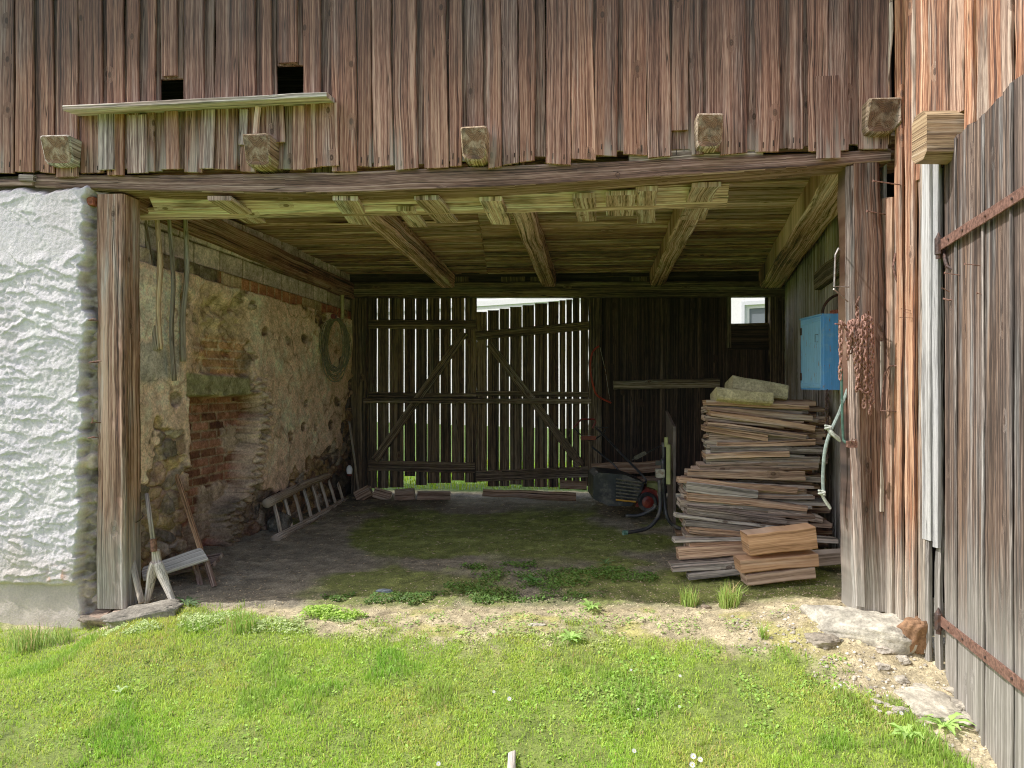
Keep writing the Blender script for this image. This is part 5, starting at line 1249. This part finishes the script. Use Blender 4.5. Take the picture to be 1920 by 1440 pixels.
# ================================================================== lawn mower
mw = thing('lawn_mower', A(1180, 960, 7.6), 'lawn mower with ribbed black grass box and red deck in the dark corner', 'lawn mower')
Ym = 7.5
def prism(mb, pts, Y0, Y1, col=(.5, .5, .5)):
    a = [A(x, y, Y0) for x, y in pts]; b = [A(x, y, Y0)+Vector((0, Y1-Y0, 0)) for x, y in pts]; n = len(a)
    fs = [list(range(n))]+[list(range(n, 2*n))[::-1]]+[[i, n+i, n+(i+1) % n, (i+1) % n] for i in range(n)]
    mb.add(a+b, fs, [[(0, 0)]*len(f_) for f_ in fs], col)
mb = MB(); prism(mb, [(1113, 893), (1122, 886), (1170, 890), (1208, 905), (1200, 935), (1182, 950), (1140, 948), (1112, 935)], 7.35, 7.85); mb.build('grass_box', M_blackp, mw)
for i in range(7):
    mb = MB(); y = 898+i*6.5; tube(mb, [A(1155, y, 7.33), A(1204-i*2, y+7-i*.5, 7.33)], .008, 6); mb.build('rib', M_net, mw)
mb = MB(); prism(mb, [(1192, 950), (1200, 925), (1212, 915), (1232, 920), (1236, 945), (1225, 952)], 7.35, 7.9); mb.build('deck', M_red, mw)
mb = MB(); box(mb, A(1222, 913, 7.6), .07, .1, .05, bev=.02); mb.build('engine_cover', M_yelp, mw); mw.children[-1].data.materials[0] = plain('ochre_plastic', (.4, .22, .04), .5)
def wheel(c, r, w):
    mb = MB(); pr = [(r*.62, -w*.4), (r*.9, -w*.5), (r, -w*.3), (r, w*.3), (r*.9, w*.5), (r*.62, w*.4)]; n = 20; vs = []
    for i in range(n):
        a = 6.283*i/n
        for rr, yy in pr: vs.append(Vector(c)+Vector((math.cos(a)*rr, yy, math.sin(a)*rr)))
    m = len(pr); fs = [[i*m+k, ((i+1) % n)*m+k, ((i+1) % n)*m+k+1, i*m+k+1] for i in range(n) for k in range(m-1)]
    mb.add(vs, [f_[::1] for f_ in fs], [[(0, 0)]*4]*len(fs), (.5, .5, .5)); return mb
cw = A(1214, 941, 7.28); wh = wheel(cw, .095, .05).build('wheel', M_blackp, mw)
mb = MB(); tube(mb, [cw+Vector((0, .02, 0)), cw+Vector((0, -.012, 0)), cw+Vector((0, -.022, 0))], [.062, .062, .03], 20); mb.build('hub', M_red, wh)
mb = MB(); tube(mb, [A(1210, 905, 7.4), A(1208, 895, 7.4), A(1172, 858, 7.6), A(1128, 812, 7.9), A(1118, 803, 8.)], .012, 8, sm=3); tube(mb, [A(1180, 905, 7.8), A(1150, 870, 7.9), A(1110, 838, 8.1)], .010, 8); mb.build('handle_bar', M_blackp, mw)
mb = MB(); tube(mb, [A(1075, 802, 8.0), A(1090, 786, 8.0), A(1114, 786, 8.0), A(1117, 790, 8.0), A(1111, 803, 8.0)], .011, 8); mb.build('grip', M_red, mw)
mb = MB(); box(mb, A(1103, 821, 8.0), .085, .03, .022, bev=.01); mb.build('switch_box', M_red, mw)
mb = MB(); tube(mb, [A(1075, 800, 8.0), A(1092, 818, 8.0), A(1108, 826, 8.0), A(1128, 815, 7.95), A(1135, 806, 8)], .008, 7, sm=3); tube(mb, [A(1112, 800, 8), A(1140, 802, 8)], .006, 6); mb.build('cable', M_blackp, mw)
# long tool lying behind the mower
mb = MB(); tube(mb, [A(1185, 862, 7.5), A(1215, 848, 7.4), A(1246, 832, 7.3)], .007, 6); o = mb.build('slanting_rod', M_blackp); tag(o, 'thin dark rod slanting up behind the folded table', 'rod'); centre(o)
mb = MB(); box(mb, A(1200, 854, 7.4), .065, .02, .018, ax=(.85, 0, .45), az=(-.45, 0, .85), bev=.01); o = mb.build('hand_tool', M_net); tag(o, 'pale green oblong tool head on the slanting rod', 'tool'); centre(o)
# red hose hanging on the gate post
mb = MB(); tube(mb, [back(1122, 650, .12), back(1110, 662, .14), back(1106, 690, .14), back(1112, 725, .14), back(1120, 742, .13), back(1145, 755, .12)], .011, 8, sm=4); o = mb.build('bow_saw', M_orhose); tag(o, 'orange bow saw frame hanging on the rear gate post', 'saw'); centre(o)
mb = MB(); tube(mb, [back(1124, 652, .13), back(1134, 695, .13), back(1143, 752, .12)], .003, 5); q = mb.build('saw_blade', M_steel, None); q.parent = o; q.location = -o.location

# ================================================================== ladder on its side
ld = thing('ladder', (-2.2, 6.8, .05), 'old wooden ladder lying on its side against the rubble wall', 'ladder')
a0 = A(515, 1012, 6.72); a1 = A(650, 936, 8.95); b0 = A(492, 944, 6.85); b1 = A(633, 885, 9.0)
b0.x += .04
mb = MB(); tube(mb, [a0, (a0+a1)/2+Vector((.02, 0, .0)), a1], [.042, .038, .034], 10, col=(.5, .5, .4), sm=4); mb.build('rail', M_tool, ld, smooth=True)
mb = MB(); tube(mb, [b0, (b0+b1)/2+Vector((0, 0, .02)), b1], [.045, .042, .036], 10, col=(.42, .4, .4), sm=4); mb.build('rail', M_tool, ld, smooth=True)
for i in range(8):
    q = (.07+i*.124); mb = MB(); p0 = a0+(a1-a0)*q; p1 = b0+(b1-b0)*q; tube(mb, [p0, (p0+p1)/2+Vector((.005, 0, 0)), p1], .018, 8, col=(.6, .5, .4)); mb.build('rung', M_tool, ld, smooth=True)

# ================================================================== long tool handles hanging on the rubble wall
for (x0, y0, x1, y1, Y0, r, b_, gr_, lb) in [(268, 408, 291, 657, 5.40, .020, .38, .5, 'dark grey round pole hanging leftmost on the rubble wall'), (293, 408, 300, 655, 5.42, .020, .85, .0, 'pale yellow brown tool handle hanging second from left'),
      (316, 410, 327, 714, 5.50, .017, .30, .5, 'thin dark pole hanging lowest, third from left'), (347, 410, 344, 678, 5.68, .020, .34, .6, 'dark grey pole hanging rightmost of the four')]:
    mb = MB(); a = A(x0, y0-14, Y0); b = A(x1, y1, Y0+.01); c_ = (a*.6+b*.4)+Vector((.018, 0, 0)); d_ = (a*.3+b*.7)+Vector((-.008, 0, 0))
    tube(mb, [a, c_, d_, b], [r*.8, r, r, r*1.1], 10, col=(b_, gr_, .4), sm=5); o = mb.build('tool_handle', M_tool, smooth=True); tag(o, lb, 'pole', 'four poles hanging on the rubble wall'); centre(o)

# ================================================================== cable coil, pipe, lamp
cc_ = A(628, 655, 8.2)
cable = thing('cable_coil', cc_, 'large coil of grey cable with a red plug hanging in the left rear corner', 'cable coil')
rc = random.Random(9); mb = MB()
for i in range(20):
    w = rc.uniform(.07, .19); h_ = rc.uniform(.26, .36); tilt = rc.uniform(-.1, .1)
    tube(mb, [cc_+Vector((w*math.cos(a)+tilt*h_*math.sin(a), rc.uniform(-.004, .004)+.012*(i % 5), h_*math.sin(a)+.35-h_-.02*rc.random())) for a in np.linspace(0, 6.283, 22)], .0048, 5, cap=False)
mb.build('cable', M_cable, cable, smooth=True)
mb = MB(); tube(mb, [cc_+Vector((0, -.02, .36)), cc_+Vector((0, -.09, .36))], .028, 12); mb.build('plug', M_red, cable)
mb = MB(); pp = left(641, 600, .06); tube(mb, [A(642, 598, 8.9), A(642, 540, 8.9), A(636, 536, 8.85)], .022, 10); o = mb.build('pipe', plain('pale_pipe', (.42, .37, .27), .6)); tag(o, 'pale upright pipe in the left rear corner above the cable coil', 'pipe'); centre(o)
mb = MB(); lc = left(633, 880, .15); tube(mb, [lc+UP*.05, lc+UP*.03, lc, lc-UP*.05], [.01, .03, .035, .03], 10); o = mb.build('bottle', M_white); tag(o, 'small white and red bottle hanging above the ladder end', 'bottle'); centre(o)
mb = MB(); tube(mb, [lc+UP*-.05, lc-UP*.075], .033, 10); q = mb.build('red_base', M_red); q.parent = o; q.location = -o.location
mb = MB(); tube(mb, [A(655, 790, 9.0), A(672, 918, 8.95)], .014, 8, col=(.4, .5, .3)); o = mb.build('broom_stick', M_tool, smooth=True); tag(o, 'thin stick leaning in the left rear corner', 'stick'); centre(o)

# ================================================================== things at the left foot
# fork shaped wooden hay tool with handle
fk = thing('wooden_fork_tool', A(300, 1128, 5.06), 'pale forked wooden tool with iron ferrule propped by the long stone', 'tool')
Yf = 5.06
mb = MB(); tube(mb, [A(287, 1012, Yf), A(281, 970, Yf+.05), A(275, 926, Yf+.12)], [.017, .016, .013], 8, col=(.5, .6, .4)); mb.build('handle', M_tool, fk, smooth=True)
mb = MB(); tube(mb, [A(289, 1034, Yf), A(287, 1010, Yf)], .021, 10); mb.build('ferrule', M_rust, fk)
mb = MB(); board(mb, A(292, 1074, Yf), A(288, 1032, Yf), (0, -1, 0), .085, .05, w1=.05, bev=.02, col=(.72, .7, .4), wob=.004, live=.004, seg=.02)
tube(mb, [A(290, 1055, Yf), A(285, 1075, Yf), A(281, 1100, Yf), A(275, 1131, Yf+.02)], [.030, .034, .026, .020], 10, col=(.68, .7, .4), sm=3)
tube(mb, [A(296, 1055, Yf), A(303, 1076, Yf-.01), A(313, 1100, Yf-.03), A(326, 1132, Yf-.06)], [.030, .034, .026, .018], 10, col=(.78, .9, .4), sm=3)
mb.build('forked_branch', M_tool, fk, smooth=True)
# rounded board on a low bench
mb = MB(); c0 = A(266, 1074, 5.25); c1 = A(383, 1036, 5.42)
board(mb, c0, c1, (-.1, -.55, .8), .13, .03, w1=.16, wob=.003, bev=.008, col=(.62, 1., .4), live=.006, seg=.06, rough=.001, sk1=.03); o = mb.build('rounded_plank', M_tool); tag(o, 'grey rounded plank lying over the small dark bench', 'plank'); centre(o)
bn = thing('bench', A(380, 1100, 5.45), 'small dark low bench with splayed legs beside the rubble wall', 'bench')
mb = MB(); board(mb, A(300, 1068, 5.62), A(408, 1046, 5.55), (0, -.3, .95), .16, .03, col=(.35, .5, .3)); mb.build('seat', M_beam, bn)
for (x0, y0, x1, y1, Y0) in [(385, 1052, 400, 1100, 5.40), (362, 1055, 376, 1104, 5.45), (300, 1070, 296, 1105, 5.7), (345, 1060, 350, 1090, 5.75)]:
    mb = MB(); board(mb, A(x1, y1, Y0-.03), A(x0, y0, Y0), (0, -1, 0), .035, .03, col=(.42, .3, .3)); mb.build('leg', M_beam, bn)
mb = MB(); board(mb, A(375, 1032, 5.45), A(329, 890, 5.75), (0, -1, 0), .03, .025, col=(.70, 0., .4), wob=.001, bev=.002); o = mb.build('timber_lath', M_split); tag(o, 'straight light brown lath leaning up against the rubble wall', 'lath'); centre(o)
mb = MB(); tube(mb, [A(266, 1130, 5.0), A(252, 1070, 5.08), A(242, 1010, 5.2)], [.022, .022, .018], 8, col=(.5, .6, .4), sm=3); o = mb.build('stick', M_tool, smooth=True); tag(o, 'short round stick leaning just right of the left post foot', 'stick'); centre(o)
mb = MB(); tube(mb, [A(262, 1115, 5.12), A(248, 1030, 5.2), A(241, 985, 5.3)], .005, 6); tube(mb, [A(241, 984, 5.2), A(258, 978, 5.1), A(268, 968, 5.1), A(266, 960, 5.1)], .004, 5, sm=3); o = mb.build('iron_rod', M_rustd); tag(o, 'thin bent iron rod behind the left post foot', 'rod'); centre(o)
# flat bits under the left post
for i, (x, y, s_, lb) in enumerate([(232, 1145, .07, 'brown wedge of wood under the right side of the left post'), (188, 1150, .06, 'brown wedge of wood under the left side of the left post')]):
    mb = MB(); p = fac(x, y, .0); board(mb, p-FD*s_, p+FD*s_+UP*.012, (0, -.3, 1), .13, .022, col=(.5, .4, .3), wob=.006, live=.01); o = mb.build('wooden_wedge', M_split); tag(o, lb, 'wedge'); centre(o)

# ================================================================== blocks and planks at the foot of the gate
for x, y, w, h, rot, lb in [(680, 915, 30, 22, .5, 'tilted square block leftmost at the foot of the rear gate'), (716, 915, 32, 20, -.25, 'dark block second from left at the foot of the rear gate'), (758, 915, 36, 22, .05, 'stubby block third from left under the gate'), (813, 914, 62, 17, .02, 'long low block under the left gate leaf')]:
    p = A(x, y, 8.85); p.z = max(gz1(p.x, p.y)+h/2/F*8.85, 0)
    mb = MB(); dx = Vector((math.cos(rot), 0, math.sin(rot))); board(mb, p-dx*w/2/F*8.85, p+dx*w/2/F*8.85, (0, -.8, .3), h/F*8.85, .12, col=(.38, .3, .3), wob=.006); o = mb.build('wooden_block', M_split); tag(o, lb, 'wood block'); centre(o)
mb = MB(); p = A(905, 922, 8.7); p2 = A(1080, 930, 8.6); board(mb, p, p2, (0, -.6, .8), .10, .03, col=(.36, .2, .3), wob=.012, live=.01); o = mb.build('loose_plank', M_split); tag(o, 'long loose plank lying on the floor before the right gate leaf', 'plank'); centre(o)
mb = MB(); p = A(1050, 908, 8.95); p2 = A(1100, 910, 8.9); board(mb, p, p2, (0, -.9, .3), .10, .05, col=(.3, .2, .3), wob=.008); o = mb.build('short_plank', M_split); tag(o, 'short plank propped under the right end of the gate', 'plank'); centre(o)
# low boards stored in the rear right corner
mb = MB(); board(mb, A(1110, 880, 8.7), A(1240, 874, 8.6), (0, -1, .1), .13, .05, col=(.3, .2, .3), wob=.01); o = mb.build('stored_board', M_split); tag(o, 'dark board stored low behind the lawn mower', 'board'); centre(o)
mb = MB(); board(mb, A(1120, 915, 8.5), A(1250, 905, 8.4), (0, -1, .1), .18, .05, col=(.2, .3, .3), wob=.01); o = mb.build('stored_board', M_split); tag(o, 'broad dark board on the floor behind the lawn mower', 'board'); centre(o)

# ================================================================== house beyond
hs = thing('white_house', (6.3, 20, 0), 'white rendered house seen through the gaps of the rear gate', 'house')
hx0, hx1, hy = -16, 15, 20.
wx0, wx1, wz0, wz1 = (1397-960)/F*hy, (1460-960)/F*hy, CZ-(622-720)/F*hy, CZ-(572-720)/F*hy
def hq(x0, x1, z0, z1, y0=hy, th=.3, name='wall', mat=None, c=(.82, .83, .83)):
    mb = MB(); board(mb, ((x0+x1)/2, y0, z0), ((x0+x1)/2, y0, z1), (0, -1, 0), x1-x0, th, col=c, wob=0, bev=.01, seg=50); mb.build(name, mat or M_house, hs)
hq(hx0, wx0, -.2, 7, name='wall'); hq(wx1, hx1, -.2, 7); hq(wx0, wx1, -.2, wz0); hq(wx0, wx1, wz1, 7)
hq(hx0, hx1, wz1+.45, wz1+.62, hy-.06, .06, 'string_course', c=(.7, .72, .74))
hq(wx0-.10, wx1+.1, wz1, wz1+.1, hy-.03, .03, 'window_surround', c=(.6, .63, .68)); hq(wx0-.10, wx0, wz0, wz1, hy-.03, .03, 'window_surround', c=(.6, .63, .68))
hq(wx0+.0, wx0+.09, wz0, wz1, hy+.06, .05, 'window_frame', M_white); hq(wx0, wx1, wz1-.09, wz1, hy+.062, .05, 'window_frame', M_white)
hq(wx0+.09, wx1, wz0, wz1-.09, hy+.10, .02, 'window_pane', M_glass)
mb = MB(); vs = [(hx0-.5, hy-.7, 7), (hx1+.5, hy-.7, 7), (hx1+.5, hy+5, 10.5), (hx0-.5, hy+5, 10.5)]; vs += [(a, b, c+.2) for a, b, c in vs]
mb.add(vs, [[3, 2, 1, 0], [4, 5, 6, 7], [0, 1, 5, 4], [1, 2, 6, 5], [2, 3, 7, 6], [3, 0, 4, 7]], [[(0, 0), (1, 0), (1, 1), (0, 1)]]*6, (.25, .12, .08)); mb.build('roof', M_house, hs); hs.rotation_euler = (0, 0, math.radians(-32))

# ================================================================== light, sky, camera
sunH = Vector((-.993, -.117, 0)).normalized(); EL = math.radians(50)
SH = Vector((sunH.x*math.cos(EL), sunH.y*math.cos(EL), math.sin(EL)))
w = bpy.data.worlds.new('World'); sc.world = w; w.use_nodes = True; nt_ = w.node_tree; nt_.nodes.clear()
sk = nt_.nodes.new('ShaderNodeTexSky'); sk.sky_type = 'NISHITA'; sk.sun_disc = False; sk.sun_elevation = EL; sk.sun_rotation = math.atan2(sunH.x, sunH.y)
sk.air_density = 1.0; sk.dust_density = 5.0; sk.ozone_density = 1.0
bg = nt_.nodes.new('ShaderNodeBackground'); bg.inputs[1].default_value = .15
wo = nt_.nodes.new('ShaderNodeOutputWorld'); nt_.links.new(sk.outputs[0], bg.inputs[0]); nt_.links.new(bg.outputs[0], wo.inputs[0])
sl = bpy.data.lights.new('sun', 'SUN'); sl.energy = 5.0; sl.angle = math.radians(.53); sl.color = (1, .955, .88)
so = bpy.data.objects.new('sun', sl); C.objects.link(so); so.rotation_euler = (-SH).to_track_quat('-Z', 'Y').to_euler(); so.location = (-6, 0, 9)
cam = bpy.data.cameras.new('camera'); cam.sensor_width = 36; cam.lens = F/1920*36; cam.clip_end = 500; cam.clip_start = .05
co = bpy.data.objects.new('camera', cam); C.objects.link(co); co.location = (0, 0, CZ); co.rotation_euler = (math.radians(90), 0, 0); sc.camera = co
sc.view_settings.view_transform = 'Standard'; sc.view_settings.look = 'None'; sc.view_settings.exposure = 0; sc.view_settings.gamma = 1.5
sc.cycles.max_bounces = 10; sc.cycles.diffuse_bounces = 7; sc.cycles.glossy_bounces = 3; sc.cycles.transmission_bounces = 4
sc.cycles.use_denoising = True
try: sc.cycles.denoiser = 'OPENIMAGEDENOISE'
except Exception: pass
sc.cycles.sample_clamp_indirect = 4; sc.cycles.denoising_prefilter = 'NONE'; sc.cycles.pixel_filter_type = 'BLACKMAN_HARRIS'; sc.cycles.filter_width = 1.05
